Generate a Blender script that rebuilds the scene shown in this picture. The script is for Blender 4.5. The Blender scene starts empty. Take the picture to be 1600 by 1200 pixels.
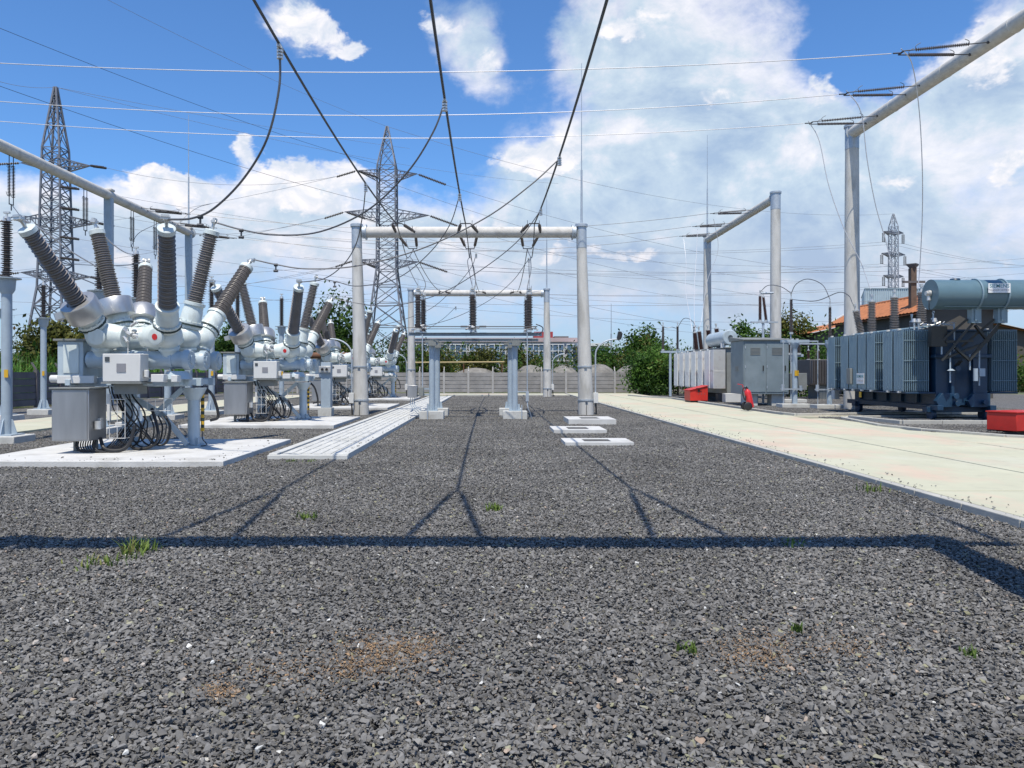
import bpy, bmesh, math, random
import numpy as np
from mathutils import Vector, Matrix, Quaternion
R = math.radians
rng = random.Random(7)
SC = bpy.context.scene
COL = SC.collection
# ------------------------------------------------------------------ camera, sky, sun
F, CX, CY, H = 1200.0, 770.0, 583.0, 1.6
cam_d = bpy.data.cameras.new('camera'); cam = bpy.data.objects.new('camera', cam_d); COL.objects.link(cam)
cam.location = (0, 0, H); cam.rotation_euler = (R(90), 0, 0)
cam_d.sensor_width = 36; cam_d.lens = 27; cam_d.shift_x = 30/1600; cam_d.shift_y = -17/1600
cam_d.clip_start = 0.1; cam_d.clip_end = 6000
SC.camera = cam
SUN_EL, SUN_AZ = 66.0, 6.5
sd = Vector((math.sin(R(SUN_AZ))*math.cos(R(SUN_EL)), math.cos(R(SUN_AZ))*math.cos(R(SUN_EL)), -math.sin(R(SUN_EL))))
sun_d = bpy.data.lights.new('sun', 'SUN'); sun = bpy.data.objects.new('sun', sun_d); COL.objects.link(sun)
sun_d.energy = 4.4; sun_d.angle = R(0.5); sun_d.color = (1.0, 0.93, 0.81)
sun.rotation_euler = sd.to_track_quat('-Z', 'Y').to_euler(); sun.location = (0, -10, 40)
SC.view_settings.view_transform = 'Standard'; SC.view_settings.look = 'None'
SC.view_settings.exposure = 0.2; SC.view_settings.gamma = 1.0
SC.cycles.use_denoising = True; SC.cycles.denoiser = 'OPENIMAGEDENOISE'; SC.cycles.denoising_input_passes = 'RGB_ALBEDO_NORMAL'
SC.cycles.max_bounces = 6; SC.cycles.diffuse_bounces = 3; SC.cycles.glossy_bounces = 3
SC.cycles.sample_clamp_indirect = 4

def build_world():
    w = bpy.data.worlds.new('World'); SC.world = w; w.use_nodes = True
    nt = w.node_tree; N = nt.nodes; L = nt.links
    for n in list(N): N.remove(n)
    def mth(op, a, b=None, c=None, clamp=False):
        n = N.new('ShaderNodeMath'); n.operation = op; n.use_clamp = clamp
        for i, x in enumerate((a, b, c)):
            if x is None: continue
            if isinstance(x, (int, float)): n.inputs[i].default_value = x
            else: L.new(x, n.inputs[i])
        return n.outputs[0]
    out = N.new('ShaderNodeOutputWorld'); bg = N.new('ShaderNodeBackground'); bg.inputs[1].default_value = 0.1
    L.new(bg.outputs[0], out.inputs[0])
    sky = N.new('ShaderNodeTexSky'); sky.sky_type = 'NISHITA'; sky.sun_disc = False
    sky.sun_elevation = R(SUN_EL); sky.sun_rotation = R(180 + SUN_AZ); sky.air_density = 1.0; sky.dust_density = 0.3; sky.ozone_density = 2.0
    tc = N.new('ShaderNodeTexCoord'); sep = N.new('ShaderNodeSeparateXYZ'); L.new(tc.outputs['Generated'], sep.inputs[0])
    x, y, z = sep.outputs
    ya = mth('ABSOLUTE', y)
    az = mth('ARCTAN2', x, ya); el = mth('ARCSINE', z)
    # slow warp so that cloud outlines billow
    cmb = N.new('ShaderNodeCombineXYZ'); L.new(az, cmb.inputs[0]); L.new(mth('MULTIPLY', el, 1.45), cmb.inputs[1]); 
    def noise(scale, detail, rough, off, dist=0.0):
        va = N.new('ShaderNodeVectorMath'); va.operation = 'ADD'; L.new(cmb.outputs[0], va.inputs[0]); va.inputs[1].default_value = off
        n = N.new('ShaderNodeTexNoise'); n.inputs['Scale'].default_value = scale; n.inputs['Detail'].default_value = detail
        n.inputs['Roughness'].default_value = rough; n.inputs['Distortion'].default_value = dist
        L.new(va.outputs[0], n.inputs['Vector']); return n.outputs[0]
    w1 = mth('MULTIPLY', mth('SUBTRACT', noise(9, 5, .6, (3.1, 7.7, 0)), .5), .10)
    w2 = mth('MULTIPLY', mth('SUBTRACT', noise(9, 5, .6, (9.1, 1.7, 4)), .5), .10)
    azw = mth('ADD', az, w1); elw = mth('ADD', el, w2)
    blobs = [ # px, py, sx, sy, weight : places in the sky dome (azimuth, elevation)
        (455, 42, 60, 32, .60), (545, 84, 40, 12, .40), (690, 50, 62, 62, .46), (765, 110, 46, 40, .36), (960, 90, 110, 120, .36), (740, 170, 60, 26, .16),
        (1200, 150, 230, 190, .38), (1130, 170, 60, 50, .16), (1450, 330, 330, 180, .34), (1570, 70, 50, 90, .55), (1490,120,60,40,.3), (250, 278, 62, 24, .44), (390, 225, 30, 28, .26),
        (440, 285, 70, 42, .42), (560, 262, 56, 28, .34), (330, 350, 420, 50, .36), (860, 240, 60, 30, .44), (800, 350, 300, 60, .26), (1000, 330, 240, 110, .26),
        (80, 370, 160, 70, .34), (650, 420, 600, 60, .24),
        (130, 120, 330, 105, -.55), (600, 165, 110, 60, -.50), (345, 60, 60, 70, -.35), (835, 50, 34, 60, -.42), (1400, 40, 120, 60, -.75),
        (1380, 110, 50, 36, -.40), (600, 50, 50, 70, -.45), (900, 190, 150, 34, -.22), (680, 235, 60, 40, -.30), (1290, 60, 30, 50, -.25), (500, 215, 60, 30, -.2), (330, 250, 40, 40, -.2), (720, 320, 70, 30, -.2)]
    acc = None
    for (px, py, sx, sy, wt) in blobs:
        a0 = math.atan((px-CX)/F); e0 = math.atan((CY-py)/math.hypot(F, px-CX))
        k = math.cos(a0)
        da = mth('DIVIDE', mth('SUBTRACT', azw, a0), sx/F*k*k); de = mth('DIVIDE', mth('SUBTRACT', elw, e0), sy/F*k)
        r2 = mth('ADD', mth('MULTIPLY', da, da), mth('MULTIPLY', de, de))
        g = mth('MULTIPLY', mth('EXPONENT', mth('MULTIPLY', r2, -.6)), wt)
        acc = g if acc is None else mth('ADD', acc, g)
    n1 = noise(4.2, 9, .60, (0.4, 0.9, 0.0), .3)
    n2 = noise(13.0, 8, .62, (5.4, 2.9, 1.0), .4)
    dens = mth('ADD', mth('ADD', mth('MULTIPLY', n1, .72), mth('ADD', mth('MULTIPLY', n2, .58), mth('MULTIPLY', noise(34, 6, .6, (7.4, 4.9, 3.0), .3), .14))), acc)
    mr = N.new('ShaderNodeMapRange'); mr.interpolation_type = 'SMOOTHSTEP'; mr.inputs[1].default_value = .76; mr.inputs[2].default_value = 1.24; mr.inputs[4].default_value = .94
    L.new(dens, mr.inputs[0]); cover = mr.outputs[0]
    # cloud tone : bright heads, blue-grey bellies
    n3 = noise(5.5, 8, .62, (1.4, 6.9, 2.0), .5); n4 = noise(17, 8, .6, (2.2, 3.3, 8.0), .3)
    tone = mth('ADD', mth('MULTIPLY', n3, .8), mth('MULTIPLY', n4, .42))
    # more white where single clouds stand against the blue, more grey in the thick right-hand sheet
    thick = N.new('ShaderNodeMapRange'); thick.inputs[1].default_value = .95; thick.inputs[2].default_value = 1.5; thick.inputs[3].default_value = .14; thick.inputs[4].default_value = -.06
    L.new(dens, thick.inputs[0]); tone = mth('ADD', tone, thick.outputs[0])
    lowf = N.new('ShaderNodeMapRange'); lowf.inputs[1].default_value = 0.0; lowf.inputs[2].default_value = .16; lowf.inputs[3].default_value = -.10; lowf.inputs[4].default_value = 0.0
    L.new(el, lowf.inputs[0]); tone = mth('ADD', tone, lowf.outputs[0])
    cr = N.new('ShaderNodeValToRGB'); e = cr.color_ramp.elements
    e[0].position = .46; e[0].color = (3.7, 4.9, 6.6, 1); e[1].position = .62; e[1].color = (5.6, 6.7, 7.7, 1)
    q = e.new(.70); q.color = (7.4, 7.7, 8.4, 1); q = e.new(.78); q.color = (9.0, 8.9, 9.3, 1)
    L.new(tone, cr.inputs[0])
    # the clear blue, deepened a little
    hs = N.new('ShaderNodeHueSaturation'); hs.inputs['Saturation'].default_value = 1.0; hs.inputs['Value'].default_value = 1.0
    L.new(sky.outputs[0], hs.inputs['Color'])
    tint = N.new('ShaderNodeMix'); tint.data_type = 'RGBA'; tint.blend_type = 'MULTIPLY'; tint.inputs[0].default_value = 1.0
    L.new(hs.outputs[0], tint.inputs[6]); tint.inputs[7].default_value = (.72, 1.12, 1.55, 1)
    mx = N.new('ShaderNodeMix'); mx.data_type = 'RGBA'
    L.new(cover, mx.inputs[0]); L.new(tint.outputs[2], mx.inputs[6]); L.new(cr.outputs[0], mx.inputs[7])
    heads = [(478, 42, 50, 30, .5), (545, 86, 34, 12, .42), (690, 38, 44, 36, .34), (765, 108, 34, 26, .32), (250, 278, 56, 24, .52), (285, 300, 60, 24, .4), (440, 282, 52, 34, .50), (470, 320, 70, 30, .36), (385, 225, 20, 24, .36), (560, 265, 44, 24, .40),
             (858, 240, 54, 28, .52), (800, 262, 40, 16, .36), (1130, 140, 44, 30, .46), (1290, 145, 34, 30, .46), (965, 50, 36, 26, .4), (1060, 30, 60, 24, .28), (1240, 60, 50, 30, .22), (1390, 280, 36, 16, .42), (1570, 270, 40, 26, .46), (1560, 60, 50, 60, .44), (1490, 110, 46, 26, .34), (1540, 390, 60, 20, .36),
             (900, 385, 60, 20, .42), (760, 345, 60, 24, .30), (620, 345, 70, 22, .30), (430, 400, 90, 22, .34), (190, 400, 70, 26, .36), (60, 340, 50, 26, .34), (1000, 390, 40, 14, .34), (1150, 330, 60, 18, .22), (700, 400, 60, 18, .32), (150, 340, 60, 16, .2)]
    acc2 = None
    for (px, py, sx, sy, wt) in heads:
        a0 = math.atan((px-CX)/F); e0 = math.atan((CY-py)/math.hypot(F, px-CX)); k = math.cos(a0)
        da = mth('DIVIDE', mth('SUBTRACT', azw, a0), sx/F*k*k); de = mth('DIVIDE', mth('SUBTRACT', elw, e0), sy/F*k)
        g = mth('MULTIPLY', mth('EXPONENT', mth('MULTIPLY', mth('ADD', mth('MULTIPLY', da, da), mth('MULTIPLY', de, de)), -.6)), wt); acc2 = g if acc2 is None else mth('ADD', acc2, g)
    nh = mth('ADD', mth('MULTIPLY', noise(19, 10, .58, (3.7, 1.1, 6.0), .6), .75), mth('MULTIPLY', noise(48, 6, .6, (1.9, 8.1, 5.0), .4), .22))
    hd = N.new('ShaderNodeMapRange'); hd.interpolation_type = 'SMOOTHSTEP'; hd.inputs[1].default_value = .76; hd.inputs[2].default_value = .92; hd.inputs[4].default_value = .95
    L.new(mth('ADD', nh, acc2), hd.inputs[0])
    hc = N.new('ShaderNodeValToRGB'); q = hc.color_ramp.elements; q[0].position = .40; q[0].color = (6.4, 7.0, 8.0, 1); q[1].position = .60; q[1].color = (9.3, 9.0, 9.2, 1); L.new(noise(24, 7, .6, (8.8, 2.1, 1.5), .5), hc.inputs[0])
    mh = N.new('ShaderNodeMix'); mh.data_type = 'RGBA'; L.new(hd.outputs[0], mh.inputs[0]); L.new(mx.outputs[2], mh.inputs[6]); L.new(hc.outputs[0], mh.inputs[7]); mx = mh
    # thin pale veil near the horizon
    vl = N.new('ShaderNodeMapRange'); vl.inputs[1].default_value = 0.0; vl.inputs[2].default_value = .22; vl.inputs[3].default_value = .80; vl.inputs[4].default_value = 0.0
    L.new(el, vl.inputs[0])
    m2 = N.new('ShaderNodeMix'); m2.data_type = 'RGBA'; L.new(vl.outputs[0], m2.inputs[0]); L.new(mx.outputs[2], m2.inputs[6]); m2.inputs[7].default_value = (4.1, 4.6, 6.0, 1)
    L.new(m2.outputs[2], bg.inputs[0])
build_world()

# ------------------------------------------------------------------ helpers
def P(px, py, Y): return Vector(((px-CX)*Y/F, Y, H+(CY-py)*Y/F))
def G(px, py, z=0.0):
    Y = F*(H-z)/(py-CY); return Vector(((px-CX)*Y/F, Y, z))

def ortho(d):
    d = d.normalized(); a = Vector((0, 0, 1)) if abs(d.z) < .9 else Vector((1, 0, 0))
    u = a.cross(d).normalized(); return u, d.cross(u)

class MB:
    def __init__(s): s.v = []; s.f = []; s.m = []; s.cur = 0
    def mat(s, i): s.cur = i; return s
    def add(s, vs, fs):
        b = len(s.v); s.v += [tuple(v) for v in vs]; s.f += [tuple(b+i for i in f) for f in fs]; s.m += [s.cur]*len(fs); return s
    def box(s, c, size, rot=None):
        hx, hy, hz = size[0]/2, size[1]/2, size[2]/2; c = Vector(c)
        vs = [Vector((x*hx, y*hy, z*hz)) for z in (-1, 1) for y in (-1, 1) for x in (-1, 1)]
        if rot is not None: vs = [rot @ v for v in vs]
        return s.add([c+v for v in vs], [(0,2,3,1),(4,5,7,6),(0,1,5,4),(2,6,7,3),(0,4,6,2),(1,3,7,5)])
    def bb(s, x0, x1, y0, y1, z0, z1): return s.box(((x0+x1)/2, (y0+y1)/2, (z0+z1)/2), (abs(x1-x0), abs(y1-y0), abs(z1-z0)))
    def beam(s, p, q, w, h, up=None):
        p, q = Vector(p), Vector(q); d = q-p; ln = d.length; d = d/ln
        if up is None: u, v = ortho(d)
        else: u = Vector(up).cross(d).normalized(); v = d.cross(u)
        m = Matrix((u, v, d)).transposed()
        return s.box((p+q)/2, (w, h, ln), m)
    def cyl(s, p, q, r0, r1=None, n=16, cap=True):
        p, q = Vector(p), Vector(q); r1 = r0 if r1 is None else r1
        return s.lathe(p, q-p, [(r0, 0), (r1, (q-p).length)], n, cap)
    def lathe(s, p, d, prof, n=16, cap=True):
        p = Vector(p); d = Vector(d).normalized(); u, v = ortho(d); vs = []; fs = []
        cs = [(math.cos(2*math.pi*i/n), math.sin(2*math.pi*i/n)) for i in range(n)]
        for (r, t) in prof:
            c = p+d*t
            for (a, b) in cs: vs.append(c+u*(a*r)+v*(b*r))
        for k in range(len(prof)-1):
            for i in range(n):
                j = (i+1) % n; fs.append((k*n+i, k*n+j, (k+1)*n+j, (k+1)*n+i))
        if cap:
            fs.append(tuple(range(n-1, -1, -1))); o = (len(prof)-1)*n; fs.append(tuple(o+i for i in range(n)))
        return s.add(vs, fs)
    def tube(s, pts, r, n=6, cap=True):
        pts = [Vector(p) for p in pts]; vs = []; fs = []; m = len(pts)
        t0 = (pts[1]-pts[0]).normalized(); u, v = ortho(t0)
        for k in range(m):
            t = ((pts[min(k+1, m-1)]-pts[max(k-1, 0)])).normalized()
            u = (u-t*u.dot(t)).normalized(); v = t.cross(u)
            for i in range(n):
                a = 2*math.pi*i/n; vs.append(pts[k]+u*(math.cos(a)*r)+v*(math.sin(a)*r))
        for k in range(m-1):
            for i in range(n):
                j = (i+1) % n; fs.append((k*n+i, k*n+j, (k+1)*n+j, (k+1)*n+i))
        if cap: fs.append(tuple(range(n-1, -1, -1))); fs.append(tuple((m-1)*n+i for i in range(n)))
        return s.add(vs, fs)
    def sphere(s, c, r, n=20, m=12, sc=(1, 1, 1)):
        c = Vector(c); vs = [c+Vector((0, 0, -r*sc[2]))]; fs = []
        for k in range(1, m):
            ph = -math.pi/2+math.pi*k/m
            for i in range(n):
                th = 2*math.pi*i/n
                vs.append(c+Vector((r*sc[0]*math.cos(ph)*math.cos(th), r*sc[1]*math.cos(ph)*math.sin(th), r*sc[2]*math.sin(ph))))
        vs.append(c+Vector((0, 0, r*sc[2]))); top = len(vs)-1
        for i in range(n):
            j = (i+1) % n; fs.append((0, 1+j, 1+i)); fs.append((top, 1+(m-2)*n+i, 1+(m-2)*n+j))
        for k in range(m-2):
            for i in range(n):
                j = (i+1) % n; a = 1+k*n; b = a+n; fs.append((a+i, a+j, b+j, b+i))
        return s.add(vs, fs)
    def prism(s, poly, z0, z1):
        n = len(poly); vs = [(x, y, z0) for x, y in poly]+[(x, y, z1) for x, y in poly]
        fs = [tuple(range(n-1, -1, -1)), tuple(range(n, 2*n))]+[(i, (i+1) % n, n+(i+1) % n, n+i) for i in range(n)]
        return s.add(vs, fs)
    def quad(s, a, b, c, d): return s.add([a, b, c, d], [(0, 1, 2, 3)])
    def build(s, name, mats, parent=None, loc=None, bevel=0, smooth=True, ang=38, seg=2):
        off = Vector(loc) if loc is not None else (Vector(parent['_w']) if parent is not None else Vector((0, 0, 0)))
        me = bpy.data.meshes.new(name)
        me.from_pydata([(v[0]-off.x, v[1]-off.y, v[2]-off.z) for v in s.v], [], s.f)
        if not isinstance(mats, (list, tuple)): mats = [mats]
        for m in mats: me.materials.append(m)
        if len(mats) > 1: me.polygons.foreach_set('material_index', s.m)
        bm = bmesh.new(); bm.from_mesh(me); bmesh.ops.recalc_face_normals(bm, faces=bm.faces); bm.to_mesh(me); bm.free()
        if smooth:
            me.polygons.foreach_set('use_smooth', [True]*len(me.polygons)); me.set_sharp_from_angle(angle=R(ang))
        o = bpy.data.objects.new(name, me); COL.objects.link(o); o['_w'] = tuple(off)
        if parent is not None: o.parent = parent
        elif loc is not None: o.location = off
        if bevel:
            b = o.modifiers.new('bevel', 'BEVEL'); b.width = bevel; b.segments = seg; b.limit_method = 'ANGLE'; b.angle_limit = R(50)
        return o

def tag(o, label, cat, group=None, kind=None):
    o['label'] = label; o['category'] = cat
    if group: o['group'] = group
    if kind: o['kind'] = kind
    return o
def structure(o, label=None): 
    o['kind'] = 'structure'
    return o
def thing(name, loc, label, cat, group=None):
    o = bpy.data.objects.new(name, None); COL.objects.link(o); o.empty_display_size = .2
    o.location = loc; o['_w'] = tuple(loc); return tag(o, label, cat, group)
def copy_tree(o, d, label, scale=None):
    r = o.copy(); COL.objects.link(r); r.location = Vector(o.location)+Vector(d); r['_w'] = tuple(r.location)
    r['label'] = label
    def rec(src, dst):
        for ch in [c for c in bpy.data.objects if c.parent == src]:
            c = ch.copy(); COL.objects.link(c); c.parent = dst; rec(ch, c)
    rec(o, r); return r
def spline(pts, n=10):
    pts = [Vector(p) for p in pts]; out = []
    q = [pts[0]*2-pts[1]]+pts+[pts[-1]*2-pts[-2]]
    for i in range(1, len(q)-2):
        a, b, c, d = q[i-1], q[i], q[i+1], q[i+2]
        for k in range(n):
            t = k/n
            out.append(.5*((2*b)+(c-a)*t+(2*a-5*b+4*c-d)*t*t+(3*b-a-3*c+d)*t**3))
    out.append(pts[-1]); return out
def sagline(p, q, sag, n=24):
    p, q = Vector(p), Vector(q)
    return [p.lerp(q, i/n)-Vector((0, 0, sag*4*(i/n)*(1-i/n))) for i in range(n+1)]

# ------------------------------------------------------------------ materials
def srgb(*c): return tuple(((x/12.92) if x <= .04045 else ((x+.055)/1.055)**2.4) for x in c)
def mat(name, col, rough=.6, metal=0.0, var=.12, scale=6.0, bump=0.0, bscale=60.0, col2=None, spec=.5, stain=None, streak=0):
    m = bpy.data.materials.new(name); m.use_nodes = True; nt = m.node_tree; N = nt.nodes; L = nt.links
    b = N['Principled BSDF']; b.inputs['Metallic'].default_value = metal; b.inputs['Specular IOR Level'].default_value = spec
    g = N.new('ShaderNodeNewGeometry'); mp = N.new('ShaderNodeMapping'); L.new(g.outputs['Position'], mp.inputs[0])
    if streak: mp.inputs['Scale'].default_value = (1, 1, 1.0/streak)
    n = N.new('ShaderNodeTexNoise'); n.inputs['Scale'].default_value = scale; n.inputs['Detail'].default_value = 8; n.inputs['Roughness'].default_value = .65
    L.new(mp.outputs[0], n.inputs['Vector'])
    cr = N.new('ShaderNodeValToRGB'); e = cr.color_ramp.elements; e[0].position = .3; e[1].position = .72
    c2 = col2 or tuple(min(1, x*(1+var)) for x in col); c1 = tuple(x*(1-var) for x in col)
    e[0].color = (*c1, 1); e[1].color = (*c2, 1); L.new(n.outputs[0], cr.inputs[0]); last = cr.outputs[0]
    if stain:
        n2 = N.new('ShaderNodeTexNoise'); n2.inputs['Scale'].default_value = stain[1]; n2.inputs['Detail'].default_value = 6
        L.new(mp.outputs[0], n2.inputs['Vector'])
        mr = N.new('ShaderNodeMapRange'); mr.inputs[1].default_value = stain[2]; mr.inputs[2].default_value = stain[2]+.14; mr.inputs[4].default_value = stain[3]
        L.new(n2.outputs[0], mr.inputs[0]); mx = N.new('ShaderNodeMix'); mx.data_type = 'RGBA'
        L.new(mr.outputs[0], mx.inputs[0]); L.new(last, mx.inputs[6]); mx.inputs[7].default_value = (*stain[0], 1); last = mx.outputs[2]
    L.new(last, b.inputs['Base Color'])
    r = N.new('ShaderNodeMapRange'); r.inputs[3].default_value = max(.05, rough-.1); r.inputs[4].default_value = min(1, rough+.12); L.new(n.outputs[0], r.inputs[0]); L.new(r.outputs[0], b.inputs['Roughness'])
    if bump:
        n3 = N.new('ShaderNodeTexNoise'); n3.inputs['Scale'].default_value = bscale; n3.inputs['Detail'].default_value = 5; L.new(g.outputs['Position'], n3.inputs['Vector'])
        bp = N.new('ShaderNodeBump'); bp.inputs['Strength'].default_value = bump; bp.inputs['Distance'].default_value = .01
        L.new(n3.outputs[0], bp.inputs['Height']); L.new(bp.outputs[0], b.inputs['Normal'])
    return m
def leaf_mat(name, dark, light, dry=None):
    m = bpy.data.materials.new(name); m.use_nodes = True; nt = m.node_tree; N = nt.nodes; L = nt.links
    b = N['Principled BSDF']; b.inputs['Roughness'].default_value = .6; b.inputs['Specular IOR Level'].default_value = .25
    g = N.new('ShaderNodeNewGeometry'); cr = N.new('ShaderNodeValToRGB'); e = cr.color_ramp.elements
    e[0].color = (*dark, 1); e[1].color = (*light, 1); e[0].position = .1; e[1].position = .85
    if dry: q = e.new(.97); q.color = (*dry, 1)
    n = N.new('ShaderNodeTexNoise'); n.inputs['Scale'].default_value = .35; L.new(g.outputs['Position'], n.inputs['Vector'])
    a = N.new('ShaderNodeMath'); a.operation = 'MULTIPLY_ADD'; a.inputs[1].default_value = .62; L.new(g.outputs['Random Per Island'], a.inputs[0])
    a2 = N.new('ShaderNodeMath'); a2.operation = 'MULTIPLY_ADD'; a2.inputs[1].default_value = 1.4; a2.inputs[2].default_value = -.52; L.new(n.outputs[0], a2.inputs[0]); L.new(a2.outputs[0], a.inputs[2])
    L.new(a.outputs[0], cr.inputs[0]); L.new(cr.outputs[0], b.inputs['Base Color'])
    tr = N.new('ShaderNodeBsdfTranslucent'); L.new(cr.outputs[0], tr.inputs[0]); mx = N.new('ShaderNodeMixShader'); mx.inputs[0].default_value = .25
    L.new(b.outputs[0], mx.inputs[1]); L.new(tr.outputs[0], mx.inputs[2]); L.new(mx.outputs[0], N['Material Output'].inputs[0])
    return m
M = {}
M['pad'] = mat('white_concrete', (.56, .555, .53), .85, var=.12, scale=2.5, bump=.35, bscale=45, stain=((.36, .35, .32), 1.3, .53, .55))
M['block'] = mat('cast_concrete', (.52, .52, .49), .85, var=.12, scale=5, bump=.4, bscale=50, stain=((.30, .29, .26), 2.5, .56, .55))
M['cover'] = mat('trench_cover_concrete', (.53, .53, .50), .85, var=.14, scale=3, bump=.3, stain=((.40, .40, .36), 1.1, .56, .5))
M['pole'] = mat('spun_concrete', (.54, .53, .50), .85, var=.14, scale=4, bump=.45, bscale=35, stain=((.33, .32, .29), 2.6, .50, .6), streak=4)
M['beam'] = mat('beam_concrete', (.56, .54, .50), .8, var=.14, scale=4, bump=.3, bscale=30, stain=((.33, .31, .28), 2.5, .58, .5))
M['galv'] = mat('galvanised_steel', (.42, .47, .52), .5, metal=.35, var=.14, scale=7)
M['tube'] = mat('grey_blue_paint', (.34, .41, .47), .45, var=.1, scale=5, stain=((.24, .28, .31), 2.5, .6, .4))
M['tank'] = mat('pale_enamel', (.62, .68, .66), .33, var=.07, scale=3, stain=((.38, .40, .36), 3.5, .52, .45), streak=2)
M['tank_blue'] = mat('light_blue_enamel', (.42, .50, .55), .36, var=.08, scale=3, stain=((.27, .31, .32), 3.5, .52, .45), streak=2)
M['drum'] = mat('silver_drum', (.50, .50, .49), .38, metal=.75, var=.1, scale=4)
M['porc'] = mat('brown_porcelain', (.235, .212, .196), .36, var=.15, scale=5, spec=.6)
M['porc_dark'] = mat('dark_porcelain', (.10, .085, .08), .35, var=.2, scale=5)
M['porc_red'] = mat('red_brown_porcelain', (.07, .035, .03), .35, var=.2, scale=5)
M['alu'] = mat('aluminium', (.62, .62, .60), .42, metal=.6, var=.1, scale=12)
M['black'] = mat('black_rubber', (.018, .018, .02), .5, var=.2)
M['gasket'] = mat('gasket', (.02, .04, .035), .6)
M['box'] = mat('box_white_paint', (.62, .62, .60), .45, var=.05, scale=4)
M['boxgreen'] = mat('box_pale_green_paint', (.50, .57, .55), .45, var=.05, scale=4)
M['glass'] = mat('dark_glass', (.06, .07, .08), .15, var=.1)
M['pane'] = mat('pale_panel', (.25, .25, .27), .3, var=.1)
M['steel'] = mat('brushed_steel', (.40, .40, .40), .42, metal=.8, var=.14, scale=3, streak=6)
M['yellow'] = mat('yellow_paint', (.62, .36, .02), .5, var=.1)
M['red'] = mat('red_paint', (.52, .028, .018), .45, var=.14, scale=3, stain=((.33, .03, .02), 4, .58, .5))
M['redx'] = mat('extinguisher_red', (.60, .03, .035), .3, var=.08)
M['wire'] = mat('bare_conductor', (.16, .16, .165), .45, metal=.5, var=.15)
M['wire_dark'] = mat('weathered_conductor', (.06, .065, .075), .5, metal=.4, var=.15)
M['wire_pale'] = mat('pale_conductor', (.60, .60, .62), .45, metal=.2, var=.1)
M['pylon'] = mat('weathered_lattice_steel', (.17, .18, .21), .6, metal=.3, var=.25, scale=1.5)
M['trafo'] = mat('blue_grey_paint', (.19, .275, .325), .42, var=.08, scale=2, stain=((.14, .20, .24), 2.5, .6, .4))
M['trafo_dark'] = mat('navy_paint', (.011, .042, .088), .45, var=.2, scale=2)
M['cons'] = mat('conservator_paint', (.10, .17, .205), .35, var=.07, scale=2)
M['trafo2'] = mat('light_grey_radiator_paint', (.74, .74, .72), .42, var=.08, scale=2, stain=((.46, .35, .34), 3, .58, .5))
M['cab_grey'] = mat('blue_grey_sheet_steel', (.17, .215, .24), .5, var=.14, scale=1.5, stain=((.23, .275, .30), 1.2, .5, .5))
M['cab_dark'] = mat('weathered_grey_sheet', (.20, .21, .20), .55, var=.15, scale=2)
M['oldtrafo'] = mat('old_brown_grey_paint', (.12, .11, .105), .6, var=.15, scale=2)
M['fence'] = mat('fence_concrete', (.28, .27, .255), .9, var=.25, scale=1.2, bump=.4, bscale=20, stain=((.20, .19, .175), .9, .52, .6))
M['fence_shaded'] = mat('shaded_fence_concrete', (.13, .12, .125), .9, var=.25, scale=1.2, bump=.4, bscale=20)  # darker copy of the fence concrete: shade of the left side painted in
M['fencepost'] = mat('fence_post_concrete', (.38, .37, .35), .9, var=.15, scale=2)
M['tile'] = mat('orange_roof_tiles', (.40, .15, .06), .8, var=.3, scale=3)
M['plaster'] = mat('weathered_plaster', (.085, .078, .068), .85, var=.2, scale=1)
M['brick'] = mat('chimney_brick', (.13, .09, .065), .85, var=.25, scale=4)
M['corr'] = mat('corrugated_sheet', (.40, .49, .55), .5, var=.1, scale=1)
M['bldg'] = mat('far_building_wall', (.42, .42, .44), .8, var=.12, scale=.3)
M['bldg_roof'] = mat('far_building_fascia', (.42, .33, .33), .8, var=.12, scale=.3)
M['bldg_red'] = mat('red_block_render', (.30, .045, .05), .8, var=.12, scale=.3)
M['winblue'] = mat('blue_window_glass', (.10, .16, .24), .2, var=.3, scale=.5)
M['frame'] = mat('white_window_frame', (.62, .63, .62), .6, var=.05)
M['bark'] = mat('bark', (.07, .055, .04), .9, var=.3, scale=6)
M['lid'] = mat('dark_lid_plate', (.085, .083, .078), .8, var=.2, scale=5)
M['pylon_hazed'] = mat('hazed_lattice_steel', (.33, .35, .39), .6, metal=.2, var=.1)  # lattice steel lightened: distance haze put into the colour
M['wire_far'] = mat('far_conductor', (.22, .23, .26), .6, var=.1)
M['rust'] = mat('rusty_steel', (.16, .075, .04), .8, var=.3, scale=4)
M['sign'] = mat('white_sign', (.75, .76, .77), .4, var=.03)
M['teal'] = mat('teal_lettering', (.05, .22, .27), .5, var=.03)
M['greyletter'] = mat('grey_lettering', (.35, .33, .34), .5, var=.03)
M['leafA'] = leaf_mat('leaves_deep_green', srgb(.10, .20, .07), srgb(.30, .42, .14), srgb(.42, .38, .2))
M['leafB'] = leaf_mat('leaves_mid_green', srgb(.14, .26, .10), srgb(.36, .50, .19), srgb(.5, .5, .28))
M['leafC'] = leaf_mat('leaves_olive', srgb(.18, .22, .09), srgb(.44, .44, .20), srgb(.50, .36, .2))
M['reed'] = leaf_mat('reed_blades', srgb(.22, .40, .13), srgb(.46, .64, .28))
M['grass'] = leaf_mat('weed_blades', srgb(.25, .34, .14), srgb(.46, .54, .26), srgb(.6, .55, .35))

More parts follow.
